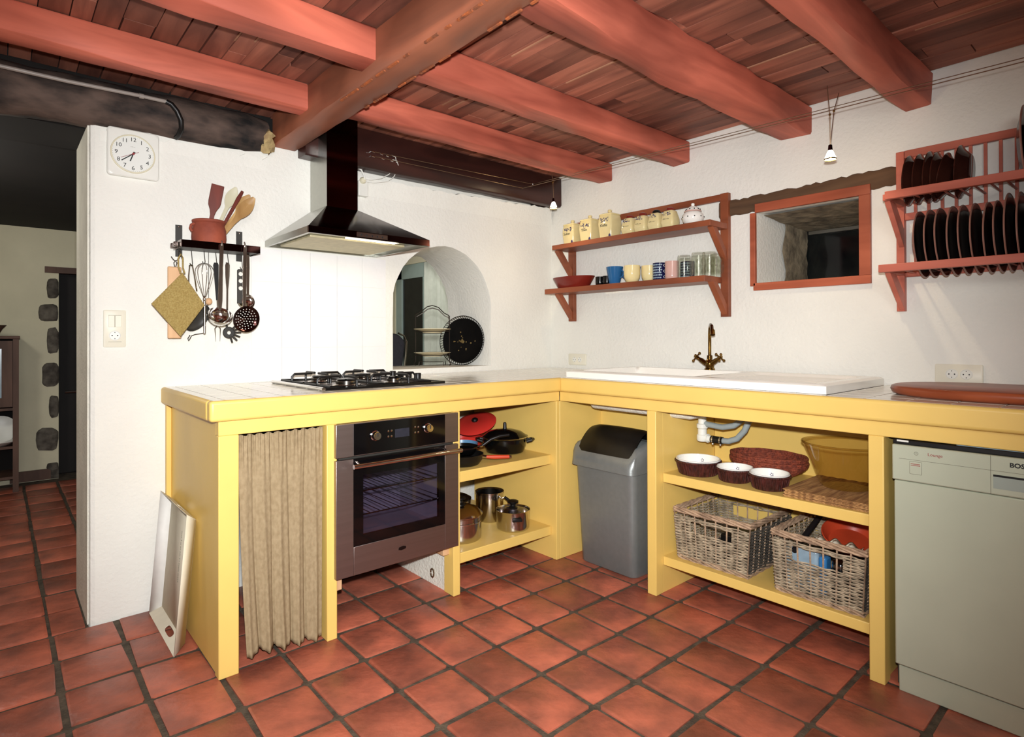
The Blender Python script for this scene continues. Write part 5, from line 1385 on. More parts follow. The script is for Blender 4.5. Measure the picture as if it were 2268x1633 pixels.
# black-handled fork
t_ = hang('meat_fork', 'meat fork with black handle hanging beside the ladle', 'fork', 477, 588, -.06)
mb = MB(); blade(mb, PY(478, 582, -.06), PY(481, 665, -.06), [(0, .007), (.06, .011), (.2, .010), (1, .004)], .007, (0, -1, 0)); mb.build('handle', 'black_plastic', t_, bevel=.001)
mb = MB(); mb.tube(px_y(((481, 663), (482, 700), (482, 722)), -.06), .0025, 6)
for l in (((482, 720), (476, 728), (478, 757)), ((482, 720), (488, 728), (487, 756))): mb.tube(px_y(l, -.06), [.0025, .0025, .0006], 6)
mb.build('tines', 'pot_steel', t_)
# ladle
YL = -.156
t_ = thing('ladle', 'polished steel soup ladle hanging in front of rail', 'ladle', PY(490, 545, YL))
mb = MB(); blade(mb, PY(491, 541, YL), PY(487, 687, YL), [(0, .008), (.5, .008), (.85, .0095), (1, .006)], .003, (0, -1, 0)); mb.tube(px_y(((491, 545), (492, 538), (491, 533)), YL), .003, 6); mb.build('handle', 'pot_steel', t_, bevel=.0008)
bc = PY(488, 702, YL-.02)
def cupmesh(mb, c, rad, depth, tilt, n=26, m=8, th=.0012, yawv=0):
    mb.m = Matrix.Translation(c) @ Matrix.Rotation(yawv, 4, 'Z') @ Matrix.Rotation(tilt, 4, 'X')
    pr = [(rad*math.sin(PI/2*i/m), -depth*math.cos(PI/2*i/m)) for i in range(m+1)]
    pr2 = [((rad-th)*math.sin(PI/2*i/m), -(depth-th)*math.cos(PI/2*i/m)) for i in range(m, -1, -1)]
    mb.lathe(pr+pr2, n, cap=False); mb.m = Matrix.Identity(4)
mb = MB(); cupmesh(mb, bc+Vector((0, .005, .008)), .052, .045, R(42)); mb.build('ladle_bowl', 'chrome', t_)
# spaghetti server
t_ = hang('pasta_server', 'spaghetti server with slim steel handle and dark toothed head', 'server', 503, 586, -.055)
mb = MB(); blade(mb, PY(504, 582, -.055), PY(503, 700, -.055), [(0, .006), (.05, .010), (.25, .009), (.5, .004), (1, .004)], .003, (0, -1, 0)); mb.build('handle', 'pot_steel', t_, bevel=.0008)
hc = PY(507, 737, -.055)
mb = MB(); mb.m = Matrix.Translation(hc) @ Matrix.Rotation(R(90), 4, 'X'); mb.lathe([(.024, -.003), (.027, .001), (.024, .005), (.009, .005), (.009, -.003)], 20, cap=False); mb.lathe([(.024, -.003), (.009, -.003)], 20, cap=False); mb.m = Matrix.Identity(4)
for a in (-80, -52, -26, 0, 26, 52): 
    d = Vector((math.cos(R(a)), -.5, math.sin(R(a)))); mb.tube([hc+d*.020, hc+d*.046], [.0055, .0042], 6)
mb.tube([hc+Vector((-.012, 0, .055)), hc+Vector((-.008, 0, .02))], .005, 6)
mb.build('toothed_head', 'dark_grey', t_)
# slotted turner with round holes
t_ = hang('slotted_turner', 'dark steel turner with three round holes hanging behind skimmer', 'turner', 534, 596, -.05)
a = PY(525, 672, -.05); b = PY(541, 597, -.05)
mb = MB(); hx_ = (a.x+b.x)/2; hw_ = (b.x-a.x)/2; n = 16
outl = [(a.x, a.z), (b.x, a.z), (b.x, b.z-.006), (b.x-.006, b.z), (a.x+.006, b.z), (a.x, b.z-.006)]
holes = [[(hx_+.0095*math.cos(2*PI*i/n), zc+.0105*math.sin(2*PI*i/n)) for i in range(n)] for zc in (b.z-.022, b.z-.054, b.z-.088)]
for yv in (-.0515, -.0495): tri_fill(mb, outl, holes, lambda x, z, yv=yv: (x, yv, z))
mb.build('perforated_handle', 'dark_grey', t_, smooth=False)
mb = MB(); cupmesh(mb, PY(545, 668, -.05), .039, .014, R(75), th=.0015); mb.build('cup', 'pot_steel', t_)
# thin steel ladle behind
t_ = thing('steel_spoon', 'slim polished steel basting spoon hanging beside the skimmer', 'spoon', PY(549, 552, -.10))
mb = MB(); blade(mb, PY(549, 552, -.105), PY(549, 655, -.105), [(0, .006), (.4, .0075), (1, .005)], .003, (0, -1, 0)); mb.build('handle', 'chrome', t_, bevel=.0008)
mb = MB(); cupmesh(mb, PY(549, 668, -.105), .026, .010, R(78)); mb.build('spoon_bowl', 'chrome', t_)
# skimmer
YS_ = -.160
t_ = thing('skimmer', 'copper-toned perforated skimmer hanging at the right end of rail', 'skimmer', PY(541, 548, YS_))
mb = MB(); blade(mb, PY(543, 545, YS_), PY(541, 683, YS_), [(0, .007), (.45, .0085), (.9, .0065), (1, .006)], .003, (0, -1, 0)); mb.tube(px_y(((542, 549), (543, 541), (541, 536)), YS_), .003, 6); mb.build('handle', 'pot_steel', t_, bevel=.0008)
sc_ = PY(545, 707, YS_)
mb = MB(); mb.m = Matrix.Translation(sc_) @ Matrix.Rotation(R(100), 4, 'X') @ Matrix.Rotation(R(8), 4, 'Y')
mb.lathe([(0, -.012), (.03, -.010), (.056, 0), (.060, .005), (.057, .005), (.054, .002), (.028, -.0085), (0, -.0105)], 32, cap=False)
sk_m = mb.m.copy(); disc = mb.build('disc', 'hood_glossy', t_)
mb = MB(); mb.m = sk_m
for rr_, k in ((.0, 1), (.012, 6), (.023, 11), (.034, 16), (.045, 20)):
    for i in range(k):
        a = 2*PI*i/k; mb.lathe([(.0021, -.0135+rr_*.12), (.0021, -.0068+rr_*.16)], 6, (rr_*math.cos(a), rr_*math.sin(a), 0))
mb.build('holes', 'white_plastic', disc)
# strainer behind the whisk
t_ = thing('strainer', 'small black-rimmed strainer with wooden knob hanging behind whisk', 'strainer', PY(440, 700, -.04))
mb = MB(); cupmesh(mb, PY(437, 704, -.06), .068, .034, R(118), th=.0015, yawv=R(35)); mb.build('mesh_bowl', 'dark_grey', t_)
mb = MB(); mb.tube(px_y(((452, 738), (432, 741), (424, 744), (420, 752), (418, 755), (416, 750), (421, 742)), -.05), .0018, 6); mb.build('wire_loop', 'iron_wire', t_)
mb = MB(); mb.sphere(PY(462, 668, -.05), .016, 12, 8); mb.build('wooden_knob', 'pale_wood', t_)
mb = MB(); mb.tube([PY(462, 672, -.05), PY(452, 700, -.05)], .002, 6).tube([PY(462, 664, -.05), Vector((PY(462, 664, -.05).x, -.05, RZ0-.001))], .0012, 6); mb.build('hanger', 'iron_wire', t_)

# ================================================================== POTS AND PANS
SU, SL = .5465, .1705
def vessel(mb, c, prof, n=40, th=.002):
    inner = [(max(r-th, 0), z) for r, z in reversed(prof) if z > .004]
    mb.lathe([(0, 0)]+prof+inner+[(0, .004)], n, c, cap=False)
# big lidded steel pot (lower shelf, near the oven)
c = Vector((-1.205, -.560, SL)); rb = .105
t_ = thing('stock_pot', 'large steel pot with domed lid on the lower pan shelf beside the oven', 'pot', c)
mb = MB(); vessel(mb, c, [(rb-.008, 0), (rb-.001, .008), (rb, .02), (rb, .115), (rb+.004, .118)]); mb.build('pot_body', 'pot_steel', t_)
mb = MB(); mb.lathe([(rb+.005, .1185), (rb+.006, .124), (rb, .130), (rb*.8, .150), (rb*.45, .164), (0, .168)], 40, c, cap=False); ld = mb.build('lid', 'pot_steel', t_)
mb = MB(); mb.lathe([(.026, .166), (.027, .170), (.013, .176), (.012, .186), (.026, .194), (.027, .202), (.015, .207), (0, .208)], 20, c); mb.build('lid_knob', 'black_plastic', ld)
mb = MB(); mb.lathe([(rb+.0012, .088), (rb+.002, .092), (rb+.0012, .096)], 40, c, cap=False); mb.build('bead', 'chrome', t_)
c = Vector((-1.085, -.345, SL)); rb = .085
t_ = thing('stock_pot', 'steel pot with black lid knob behind the large lidded pot', 'pot', c)
mb = MB(); vessel(mb, c, [(rb-.008, 0), (rb-.001, .008), (rb, .02), (rb, .125), (rb+.003, .128)]); mb.build('pot_body', 'pot_steel', t_)
mb = MB(); mb.lathe([(rb+.004, .1285), (rb+.004, .134), (rb*.75, .148), (0, .158)], 40, c, cap=False); ld = mb.build('lid', 'black_enamel', t_)
mb = MB(); mb.lathe([(.020, .157), (.010, .165), (.010, .172), (.022, .180), (.022, .188), (0, .193)], 20, c); mb.build('lid_knob', 'black_plastic', ld)
# tall open saucepan
c = Vector((-.905, -.420, SL)); rb = .075
t_ = thing('saucepan', 'tall open steel saucepan with black handle at the back of pan shelf', 'saucepan', c)
mb = MB(); vessel(mb, c, [(rb-.006, 0), (rb, .008), (rb, .150), (rb+.004, .153), (rb+.004, .156)]); mb.build('pan_body', 'pot_steel', t_)
mb = MB(); d = Vector((.35, -.94, 0)).normalized(); e = c+d*rb+Vector((0, 0, .120))
mb.tube([e-d*.002, e+d*.022+Vector((0, 0, .012))], .004, 8); mb.build('handle_tang', 'chrome', t_)
mb = MB(); mb.tube([e+d*.020+Vector((0, 0, .012)), e+d*.05+Vector((0, 0, -.005)), e+d*.085+Vector((0, 0, -.030))], [.007, .0085, .007], 10); mb.build('handle', 'black_plastic', t_)
# low saucepan with sunken glass lid
c = Vector((-.912, -.622, SL)); rb = .087
t_ = thing('saucepan', 'low steel saucepan with flat glass lid and black knob near the shelf edge', 'saucepan', c)
mb = MB(); vessel(mb, c, [(rb-.012, 0), (rb-.002, .01), (rb, .03), (rb, .098), (rb+.003, .102)]); mb.build('pan_body', 'pot_steel', t_)
mb = MB(); mb.lathe([(rb-.004, .092), (rb-.006, .096), (rb*.5, .104), (0, .107)], 36, c, cap=False); ld = mb.build('lid', 'oven_glass', t_)
mb = MB(); mb.lathe([(.024, .106), (.025, .110), (.014, .118), (.014, .126), (.028, .134), (.030, .142), (.020, .147), (0, .148)], 20, c); mb.build('lid_knob', 'black_plastic', ld)
mb = MB(); d = Vector((-.45, -.89, 0)).normalized(); e = c+d*(rb-.003)+Vector((0, 0, .066))
mb.m = frame(e, (-d.y, d.x, 0), (0, 0, 1)); mb.box(-.026, .026, -.008, .008, -.001, .010); mb.m = Matrix.Identity(4); mb.build('handle_mount', 'black_plastic', t_, bevel=.003)
# black casserole with glass lid (upper shelf)
c = Vector((-.872, -.512, SU)); rb = .118
t_ = thing('casserole', 'black enamel casserole with domed lid and side handles', 'casserole', c)
mb = MB(); vessel(mb, c, [(rb-.035, 0), (rb-.018, .006), (rb-.004, .04), (rb, .078), (rb+.004, .082)], th=.004); mb.build('pot_body', 'black_enamel', t_)
mb = MB(); mb.lathe([(rb+.006, .0825), (rb+.007, .087), (rb-.002, .092), (rb*.75, .112), (rb*.4, .123), (0, .127)], 40, c, cap=False); ld = mb.build('lid', 'black_gloss', t_)
mb = MB(); mb.lathe([(rb+.0062, .0835), (rb+.0085, .086), (rb+.0062, .0885)], 40, c, cap=False); mb.build('lid_band', 'chrome', ld)
mb = MB(); mb.lathe([(.012, .125), (.010, .132), (.009, .155), (.007, .160), (0, .161)], 14, c); mb.build('lid_knob', 'black_plastic', ld)
for sg in (1, -1):
    d = Vector((.72*sg, -.69*sg, 0)); s = Vector((d.y, -d.x, 0)); e = c+d*rb*1.0+Vector((0, 0, .062))
    mb = MB(); mb.tube([e+s*.032, e+s*.030+d*.026+Vector((0, 0, .006)), e+d*.036+Vector((0, 0, .009)), e-s*.030+d*.026+Vector((0, 0, .006)), e-s*.032], .008, 8); mb.build('side_handle', 'black_plastic', t_)
# red pan, its lid leaning behind
c = Vector((-.985, -.262, SU)); rb = .118
t_ = thing('red_pan', 'red enamel pan standing behind the casserole', 'pan', c)
mb = MB(); vessel(mb, c, [(rb-.012, 0), (rb-.002, .008), (rb, .03), (rb+.004, .073), (rb+.006, .075)], th=.004); mb.build('pan_body', 'red_enamel', t_)
c2_ = Vector((-.888, -.275, SU+.078)); 
t_ = thing('pan_lid', 'red enamel pan lid with black knob leaning behind the red pan', 'lid', c2_)
mb = MB(); mb.m = Matrix.Translation(c2_+Vector((0, 0, .050))) @ Matrix.Rotation(R(-41), 4, 'Z') @ Matrix.Rotation(R(24), 4, 'X') @ Matrix.Rotation(R(-10), 4, 'Y')
mb.lathe([(.118, 0), (.120, .004), (.116, .007), (.08, .016), (0, .022), (0, .018), (.08, .012), (.114, .002)], 40, cap=False); mb.build('lid_disc', 'red_enamel', t_)
mb.v = []; mb.f = []; mb.lathe([(.018, .020), (.019, .028), (.012, .036), (0, .038)], 16); mb.build('lid_knob', 'black_plastic', t_)
# black frying pans
c = Vector((-1.225, -.600, SU)); rb = .105
t_ = thing('frying_pan', 'black skillet with red wooden handle at the front of the pan shelf', 'pan', c)
mb = MB(); vessel(mb, c, [(rb-.024, 0), (rb-.020, .003), (rb-.006, .025), (rb, .050), (rb+.002, .052)], th=.004); mb.build('pan_body', 'black_iron', t_)
d = Vector((.86, -.50, 0)).normalized(); e = c+d*(rb-.004)+Vector((0, 0, .034))
mb = MB(); mb.tube([e, e+d*.022+Vector((0, 0, -.004))], .008, 8); mb.build('ferrule', 'chrome', t_)
mb = MB(); mb.tube([e+d*.020+Vector((0, 0, -.004)), e+d*.06+Vector((0, 0, -.006)), e+d*.135+Vector((0, 0, -.008))], [.008, .0105, .0095], 12); hn = mb.build('handle', 'tube_red', t_)
mb = MB(); mb.tube([e+d*.135+Vector((0, 0, -.008)), e+d*.147+Vector((0, 0, -.008))], [.008, .006], 10); mb.build('end_cap', 'chrome', hn)
c = Vector((-1.232, -.600, SU+.0535)); rb = .085
t_ = thing('frying_pan', 'small black frying pan with long curved handle stacked on the skillet', 'pan', c)
mb = MB(); vessel(mb, c, [(rb-.022, 0), (rb-.018, .003), (rb-.004, .022), (rb, .036)], th=.003); mb.build('pan_body', 'black_enamel', t_)
d = Vector((.90, -.42, 0)).normalized(); e = c+d*(rb-.003)+Vector((0, 0, .026))
mb = MB(); mb.tube([e, e+d*.030+Vector((0, 0, .006))], .006, 8); mb.build('ferrule', 'chrome', t_)
mb = MB(); mb.tube([e+d*.028+Vector((0, 0, .006)), e+d*.07+Vector((0, 0, .034)), e+d*.115+Vector((0, 0, .048)), e+d*.165+Vector((0, 0, .052))], [.007, .009, .009, .007], 10); mb.build('handle', 'black_plastic', t_)
c = Vector((-1.11, -.440, SU)); rb = .084
t_ = thing('blue_pan', 'pale blue enamel pan partly hidden behind the black skillet', 'pan', c)
mb = MB(); vessel(mb, c, [(rb-.02, 0), (rb-.012, .004), (rb, .05), (rb+.003, .070)], th=.004); mb.build('pan_body', 'blue_enamel', t_)

# ================================================================== DISHES ON THE SINK-SIDE SHELF
def ramekin(lb, x, y, rad, h, grp=None):
    c = Vector((x, y, .5465)); t_ = thing('baking_dish', lb, 'dish', c)
    mb = MB(); mb.lathe([(rad*.80, 0), (rad*.86, .006), (rad*.97, h*.72), (rad*1.02, h*.86), (rad*.985, h*.88)], 40, c, cap=False); mb.lathe([(0, 0.0005), (rad*.80, 0.0005)], 40, c, cap=False); mb.build('wicker_sleeve', 'dark_wicker', t_)
    mb = MB()
    for k in range(44):
        a = 2*PI*k/44; mb.tube([(c.x+rad*.85*math.cos(a), c.y+rad*.85*math.sin(a), c.z+.004), (c.x+rad*.99*math.cos(a), c.y+rad*.99*math.sin(a), c.z+h*.80)], .0016, 5, cap=False)
    mb.build('wicker_stakes', 'dark_wicker', t_)
    mb = MB(); mb.tube([(c.x+rad*1.01*math.cos(2*PI*k/40), c.y+rad*1.01*math.sin(2*PI*k/40), c.z+h*.83) for k in range(40)], .0045, 6, closed=True); mb.build('wicker_rim', 'dark_wicker', t_)
    mb = MB(); mb.lathe([(rad*.90, h*.86), (rad*1.0, h*.92), (rad*1.0, h*.96), (rad*.97, h), (rad*.93, h*.985), (rad*.80, .014), (0, .012)], 40, c, cap=False); ds = mb.build('dish_liner', 'ceramic', t_)
    mb = MB(); mb.lathe([(rad*.985, h*.968), (rad*.992, h*.975), (rad*.985, h*.982)], 40, c, cap=False); mb.build('blue_line', 'ink_blue', ds)
    mb = MB()
    for a in (18, 195, 300, 110):
        ar = R(a); rq = rad*.885; zq = h*.62; cc_ = Vector((c.x+rq*math.cos(ar), c.y+rq*math.sin(ar), c.z+zq))
        tt = Vector((-math.sin(ar), math.cos(ar), 0)); up = Vector((math.cos(ar)*.25, math.sin(ar)*.25, 1)).normalized()
        for q in range(5):
            b = 2*PI*q/5; mb.sphere(cc_+tt*.0055*math.cos(b)+up*.0055*math.sin(b)-Vector((math.cos(ar), math.sin(ar), 0))*.001, .0026, 6, 4)
    mb.build('flowers', 'ink_blue', ds)
ramekin('round white dish in dark wicker sleeve standing nearest the bay divider', -.545, -1.478, .098, .072)
ramekin('round white dish in dark wicker sleeve between two similar dishes', -.545, -1.655, .075, .062)
ramekin('round white dish in dark wicker sleeve standing against the place mats', -.560, -1.813, .078, .066)
c = Vector((-.345, -1.705, .5465))
for k, (dz_, f, lb) in enumerate(((0, 1.0, 'shallow red-brown coiled straw bowl underneath its twin'), (.020, .985, 'shallow red-brown coiled straw bowl nested on top of its twin'))):
    t_ = thing('coiled_bowl', lb, 'bowl', c+Vector((0, 0, dz_)))
    mb = MB(); n = 9
    for i in range(n):
        rr_ = (.085+.075*math.sin(PI/2*i/(n-1)))*f; rx_ = (.065+.055*math.sin(PI/2*i/(n-1)))*f; z = .006+.0105*i*.78
        if k == 1 and i < 2: pass
        mb.tube([(c.x+rx_*math.cos(2*PI*j/44), c.y+rr_*1.04*math.sin(2*PI*j/44), c.z+dz_+z+.001*math.sin(j*5)) for j in range(44)], .0062, 7, closed=True)
    mb.lathe([(0, .004), (.086*f, .004), (.086*f, .009), (0, .009)], 36, c+Vector((0, 0, dz_)), sx=.78, sy=1.04); mb.build('coils', 'red_wicker', t_)
# stack of place mats
r = random.Random(61)
MZ = .5466
for k in range(7):
    j = r.uniform(-.006, .006); j2 = r.uniform(-.006, .006)
    m = MB(); th = .0042
    y0, y1 = -2.226+.004, -1.905+j; x0, x1 = -.640+j2, -.300+j2*.5
    m.grid(1, 40, lambda u, v: (x0+u*(x1-x0)+.002*math.sin(v*300+k), y0+v*(y1-y0), MZ+th*(k+.9)+.0006*math.sin(v*200)))
    m.box(x0+.001, x1-.001, y0+.001, y1-.001, MZ+th*k+.0004, MZ+th*(k+.75))
    m.build('place_mat', 'straw', origin=((x0+x1)/2, (y0+y1)/2, MZ+th*k), label=['woven straw place mat lying lowest in the stack under the amber bowl', 'woven straw place mat second from the bottom of the stack', 'woven straw place mat third from the bottom of the stack', 'woven straw place mat in the middle of the stack', 'woven straw place mat third from the top of the stack', 'woven straw place mat second from the top of the stack', 'topmost woven straw place mat directly under the amber bowl'][k], cat='place mat', group='place mats stacked under the amber bowl', smooth=False)
# amber glass bowl
c = Vector((-.440, -2.060, MZ+.0042*7+.003))
t_ = thing('glass_bowl', 'large flared amber glass bowl with lip standing on place mats', 'bowl', c)
mb = MB(); mb.lathe([(0, 0), (.082, 0), (.092, .010), (.128, .110), (.150, .160), (.154, .168)], 48, c, cap=False, sx=1.0, sy=1.0); mb.build('bowl', 'amber_glass', t_)
mb = MB(); mb.tube([(c.x+.155*math.cos(2*PI*k/48), c.y+.155*math.sin(2*PI*k/48), c.z+.170) for k in range(48)], .0042, 8, closed=True); mb.build('lip', 'amber_glass', t_)

# ================================================================== WILLOW BASKETS
def basket(name, label, x0, x1, y0, y1, z0, h, flare, seed):
    """open front faces -x; woven from stakes and weaver strands"""
    r = random.Random(seed); t_ = thing(name, label, 'basket', ((x0+x1)/2, (y0+y1)/2, z0))
    def P(side, s, z, off=0.0):
        k = z/h; e = flare*k
        ax0, ax1, ay0, ay1 = x0-e*.35, x1+e*.3, y0-e, y1+e
        if side == 0: return (ax0-off, ay1+(ay0-ay1)*s, z0+z)      # front
        if side == 1: return (ax0+(ax1-ax0)*s, ay0-off, z0+z)      # right
        if side == 2: return (ax1+off, ay0+(ay1-ay0)*s, z0+z)      # back
        return (ax1+(ax0-ax1)*s, ay1+off, z0+z)                    # left
    hg0, hg1, hz0, hz1 = .22, .78, .60, .80      # hand-hold on front and back
    nst = (7, 8, 7, 8)
    # stakes
    mb = MB()
    for side in range(4):
        for i in range(nst[side]+1):
            s = i/nst[side]
            mb.tube([P(side, s, 0), P(side, s, h*.5), P(side, s, h*.97)], .0033, 6)
    mb.build('stakes', 'wicker_rim', t_)
    # weavers
    for side in range(4):
        mb = MB(); rows = int(h*.86/.0062)
        for q in range(rows):
            z = .010+q*.0062+r.uniform(-.0008, .0008); ph = q % 2
            spans = [(0.0, 1.0)]
            if side in (0, 2) and hz0*h < z < hz1*h: spans = [(0.0, hg0), (hg1, 1.0)]
            for a, b in spans:
                n = max(4, int((b-a)*nst[side]*4)); pts = []
                for i in range(n+1):
                    s = a+(b-a)*i/n; w = math.cos(s*nst[side]*PI+ph*PI)
                    pts.append(P(side, s, z+r.uniform(-.0012, .0012), .0052*w))
                mb.tube(pts, r.uniform(.0029, .0037), 5, cap=False)
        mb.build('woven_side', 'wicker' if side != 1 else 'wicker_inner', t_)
    # plaited rim and foot
    for nm, zc, rad in (('rim', h*.975, .0052), ('foot', .006, .0042)):
        for strand in range(4):
            mb = MB(); pts = []
            for side in range(4):
                L = 18
                for i in range(L):
                    s = i/L; a = (side*L+i)*.55+strand*PI/2
                    p = Vector(P(side, s, zc)); pts.append(p+Vector((.006*math.cos(a), .006*math.cos(a), .0085*math.sin(a))))
            mb.tube(pts, rad, 6, closed=True); mb.build(nm, 'wicker_rim', t_)
    B(x0+.004, x1-.004, y0+.004, y1-.004, z0+.004, z0+.009).build('base', 'wicker_inner', t_)
    return t_
basket('willow_basket', 'grey-brown willow basket next to the bay divider, empty but for a black box', -.612, -.245, -1.742, -1.418, .1690, .222, .018, 71)
basket('willow_basket', 'grey-brown willow basket filled with trays and packets beside the right post', -.622, -.245, -2.175, -1.868, .1690, .232, .014, 72)
# contents
B(-.50, -.30, -1.70, -1.56, .1800, .285).build('black_box', 'black_plastic', origin=(-.4, -1.63, .180), label='black box lying inside the emptier willow basket', cat='box', bevel=.006)
c = Vector((-.36, -2.045, .335))
t_ = thing('serving_dish', 'orange-red round dish sticking out of the filled willow basket', 'dish', c)
mb = MB(); mb.m = Matrix.Translation(c) @ Matrix.Rotation(R(14), 4, 'X') @ Matrix.Rotation(R(-16), 4, 'Y'); mb.lathe([(0, 0), (.085, 0), (.112, .035), (.116, .040), (.112, .042), (.083, .006), (0, .005)], 40, cap=False, sy=.92); mb.build('dish_body', 'tube_red', t_)
mb = MB(); mb.tube([(-.595, -1.925, .33), (-.30, -1.915, .415)], .011, 10); mb.build('rolled_mat', 'ink', origin=(-.595, -1.925, .33), label='black rod lying diagonally in the filled willow basket', cat='rod')
mb = MB()
for k in range(2):
    mb.grid(24, 2, lambda u, v: (-.56+.03*v+.02*k, -1.985-.16*u, .372+.010*math.sin(u*18+k)+.008*v))
mb.build('paper_strip', 'card', origin=(-.55, -2.06, .37), label='crinkled beige paper strip lying on top of the filled basket', cat='paper', solid=.001)
t_ = thing('food_packet', 'blue and white packet showing through hand-hold of filled basket', 'packet', (-.55, -1.98, .18))
B(-.585, -.535, -2.010, -1.885, .180, .345).build('packet_body', 'pale_blue', t_, bevel=.012, seg=3)
B(-.588, -.533, -2.040, -2.0105, .180, .330).build('packet_end', 'blue_pack', t_, bevel=.010, seg=3)
mb = MB(); mb.lathe([(.026, 0), (.028, .004), (.028, .14), (.025, .144), (0, .144)], 24, (-.57, -2.085, .180)); 
t_ = thing('tin', 'black tin beside the blue packet in filled basket', 'tin', (-.57, -2.085, .18)); mb.build('tin_body', 'black_enamel', t_)
mb = MB(); mb.lathe([(.0285, .125), (.0292, .130), (.0285, .135)], 24, (-.57, -2.085, .180), cap=False); mb.build('tin_band', 'chrome', t_)

# ================================================================== SERVING TRAY BOX, CHOPPING BOARD
t_ = thing('tray_box', 'shallow white cardboard tray leaning on the yellow end panel', 'tray', (-2.43, -.27, 0))
# local frame: w along y, h up the lean, d towards the panel
O = Vector((-2.452, -.500, .0015)); ey = Vector((0, 1, 0)); TOPV = Vector((-2.4095, -.500, .512)); eh = (TOPV-O).normalized(); ed = ey.cross(eh); ed = ed if ed.x > 0 else -ed
Wd, Hh, Dp = .462, (TOPV-O).length, .040
def T(a, b, c): return O+ey*a+eh*b+ed*c
s_ = .030   # sides splay inwards to the base
mb = MB(); mb.add([T(s_, s_, Dp), T(Wd-s_, s_, Dp), T(Wd-s_, Hh-s_, Dp), T(s_, Hh-s_, Dp)], [(0, 1, 2, 3)]); bp_ = mb.build('base', 'card', t_, solid=.002)
mb = MB(); mb.add([T(0, 0, 0), T(0, Hh, 0), T(s_, Hh-s_, Dp), T(s_, s_, Dp)], [(0, 1, 2, 3)]); mb.build('side', 'card', t_, solid=.002)
mb = MB(); mb.add([T(Wd, 0, 0), T(Wd, Hh, 0), T(Wd-s_, Hh-s_, Dp), T(Wd-s_, s_, Dp)], [(0, 1, 2, 3)]); mb.build('side', 'card_white', t_, solid=.002)
mb = MB(); 
def end_wall(mb, b0, b1, hole=True):
    a0, a1 = Wd*.36, Wd*.60
    pts = lambda a, t: T(a, b0+(b1-b0)*t, Dp*t)
    outer = [(0.0, 0.0), (Wd, 0.0), (Wd-s_, 1.0), (s_, 1.0)]
    cx_ = Wd*.42; hl = [(cx_+.050*math.copysign(abs(math.cos(q))**.6, math.cos(q)), .56+.24*math.copysign(abs(math.sin(q))**.7, math.sin(q))) for q in [2*PI*i/20 for i in range(20)]]
    tri_fill(mb, outer, [hl], lambda a, t: pts(a, t))
end_wall(mb, 0, s_); mb.build('end', 'card', t_, smooth=False, solid=.002)
mb = MB(); end_wall(mb, Hh, Hh-s_); mb.build('end', 'card', t_, smooth=False, solid=.002)
pb = T(Wd*.50, Hh*.55, Dp-.0022)
text_mesh('SERVING TRAY', .056, 'ink', 'lettering', bp_, frame(T(Wd*.30, Hh*.56, Dp-.0024), -eh, -ey), ext=.0004, shear=.15)
print_line(.20, .013, 'ink_grey', 'small_print', bp_, frame(T(Wd*.44, Hh*.58, Dp-.0024), -eh, -ey), seed=9)

c = Vector((-.37, -2.56, HT+.0009))
mb = MB(); n = 64; pts = []
for k in range(n):
    a = 2*PI*k/n; pts.append((c.x+.235*math.copysign(abs(math.cos(a))**.8, math.cos(a)), c.y+.355*math.copysign(abs(math.sin(a))**.85, math.sin(a))))
loft(mb, [[(c.x+(x-c.x)*f, c.y+(y-c.y)*f, c.z+z) for x, y in pts] for f, z in ((.94, 0), (.985, .008), (1, .020), (.99, .031), (.97, .034))])
mb.build('chopping_board', 'board_wood', origin=c, label='thick rounded reddish wooden chopping board at the end of worktop', cat='chopping board', sharp=50)

# ================================================================== ARCH SILL: CAKE STAND AND ROUND TRAY
SZ = ASILL-.003
cs_ = Vector((-.812, .280, SZ))
t_ = thing('plate_stand', 'two-tier black wire plate stand with arched handle in the arch', 'stand', cs_)
e1 = Vector((.755, -.656, 0)); e2 = Vector((.656, .755, 0))     # across / along the view
hw = .110
def S(a, b, z): return cs_+e1*a+e2*b+Vector((0, 0, z))
for sgn in (-1, 1):
    mb = MB(); mb.tube([S(sgn*hw, .012, .004), S(sgn*(hw+.01), .0, .012), S(sgn*hw, 0, .03), S(sgn*hw, 0, .27), S(sgn*hw, 0, .325)], .0034, 6)
    mb.tube([S(sgn*hw*.7, -.055, .03), S(sgn*hw*.7, -.06, .004), S(sgn*hw*.7, -.072, .008), S(sgn*hw*.7, -.07, .02)], .0026, 6).tube([S(sgn*hw*.7, .055, .03), S(sgn*hw*.7, .06, .004), S(sgn*hw*.7, .072, .008), S(sgn*hw*.7, .07, .02)], .0026, 6); mb.build('leg', 'iron_wire', t_)
mb = MB()
for off, zz in ((0, 0), (.012, -.016)):
    mb.tube([S(-hw, 0, .32), S(-hw*.95, off, .336+zz), S(-hw*.6, off, .358+zz), S(-hw*.3, off, .384+zz), S(.0, off, .392+zz), S(hw*.35, off, .380+zz), S(hw*.7, off, .342+zz), S(hw*.95, off, .328+zz), S(hw, 0, .32)], .0034, 6)
mb.build('handle', 'iron_wire', t_)
for z in (.070, .222):
    mb = MB(); mb.tube([S(hw*math.cos(2*PI*k/32), .07*math.sin(2*PI*k/32), z) for k in range(32)], .0025, 6, closed=True); mb.tube([S(-hw*.7, -.05, .03 if z < .1 else z-.012), S(hw*.7, -.05, .03 if z < .1 else z-.012)], .002, 5); mb.build('plate_ring', 'iron_wire', t_)
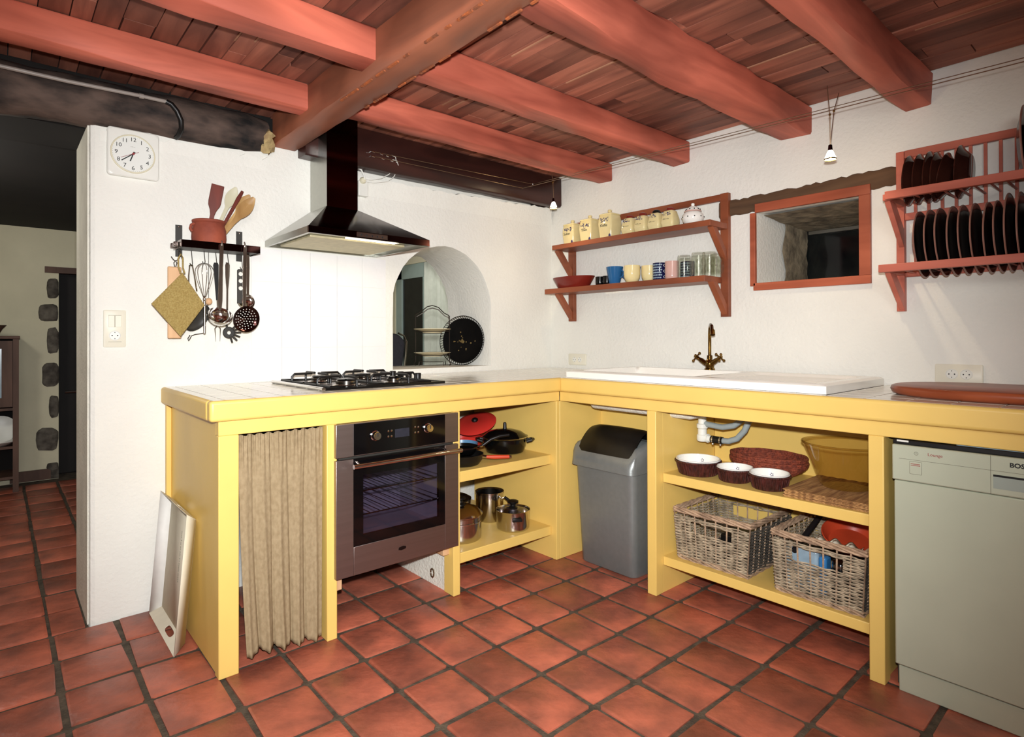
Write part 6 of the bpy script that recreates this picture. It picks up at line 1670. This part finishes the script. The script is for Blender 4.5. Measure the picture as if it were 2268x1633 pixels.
for z, lb in ((.0735, 'cream plate on the lower ring of wire plate stand'), (.2255, 'cream plate on the upper ring of wire plate stand')):
    c = cs_+Vector((0, 0, z)); mb = MB()
    mb.lathe([(0, -.012), (.058, -.012), (.064, -.008), (.068, -.001), (.119, .012), (.120, .015), (.068, .004), (.060, -.006), (0, -.006)], 40, c, cap=False)
    mb.build('plate', 'plate_cream', origin=c-Vector((0, 0, .012)), label=lb, cat='plate')
# round black tray leaning in the arch
cz_ = SZ+.1635; rd = .162
tc = Vector((-.625, .200, cz_))
t_ = thing('round_tray', 'round black metal tray with pierced rim and gold flowers leaning in arch', 'tray', (tc.x, tc.y, SZ))
nf = (CAM-tc); nf.z = 0; nf.normalize()
ax = Vector((-.89, -.44, .10)).normalized(); u_ = Vector((0, 0, 1)).cross(ax).normalized(); v_ = ax.cross(u_)
MF = Matrix(((u_.x, v_.x, ax.x, tc.x), (u_.y, v_.y, ax.y, tc.y), (u_.z, v_.z, ax.z, tc.z), (0, 0, 0, 1)))
mb = MB(); mb.m = MF; mb.lathe([(0, 0), (rd-.020, 0), (rd-.014, .004), (rd-.014, .006), (rd-.021, .002), (0, .002)], 48, cap=False); ds = mb.build('tray_disc', 'tray_black', t_)
mb = MB(); mb.m = MF
mb.tube([(rd*math.cos(2*PI*k/60), rd*math.sin(2*PI*k/60), .020) for k in range(60)], .0022, 6, closed=True)
for k in range(60):
    a = 2*PI*k/60; b = 2*PI*(k+.5)/60; mb.tube([((rd-.014)*math.cos(a), (rd-.014)*math.sin(a), .005), (rd*math.cos(b), rd*math.sin(b), .020)], .0019, 5, cap=False)
mb.build('pierced_rim', 'black_enamel', t_)
mb = MB(); mb.m = MF; r = random.Random(81)
for k in range(26):
    a = r.uniform(0, 2*PI); q = abs(r.gauss(0, .022)); mb.sphere((q*math.cos(a)*.8-.005, q*math.sin(a), .0024), r.uniform(.003, .007), 8, 4, (1, 1, .12))
for k in range(8):
    a = r.uniform(0, 2*PI); q = r.uniform(.05, .09); mb.sphere((q*math.cos(a), q*math.sin(a), .0024), r.uniform(.003, .006), 8, 4, (1, 1, .12))
mb.build('painted_flowers', 'tray_gold', ds)
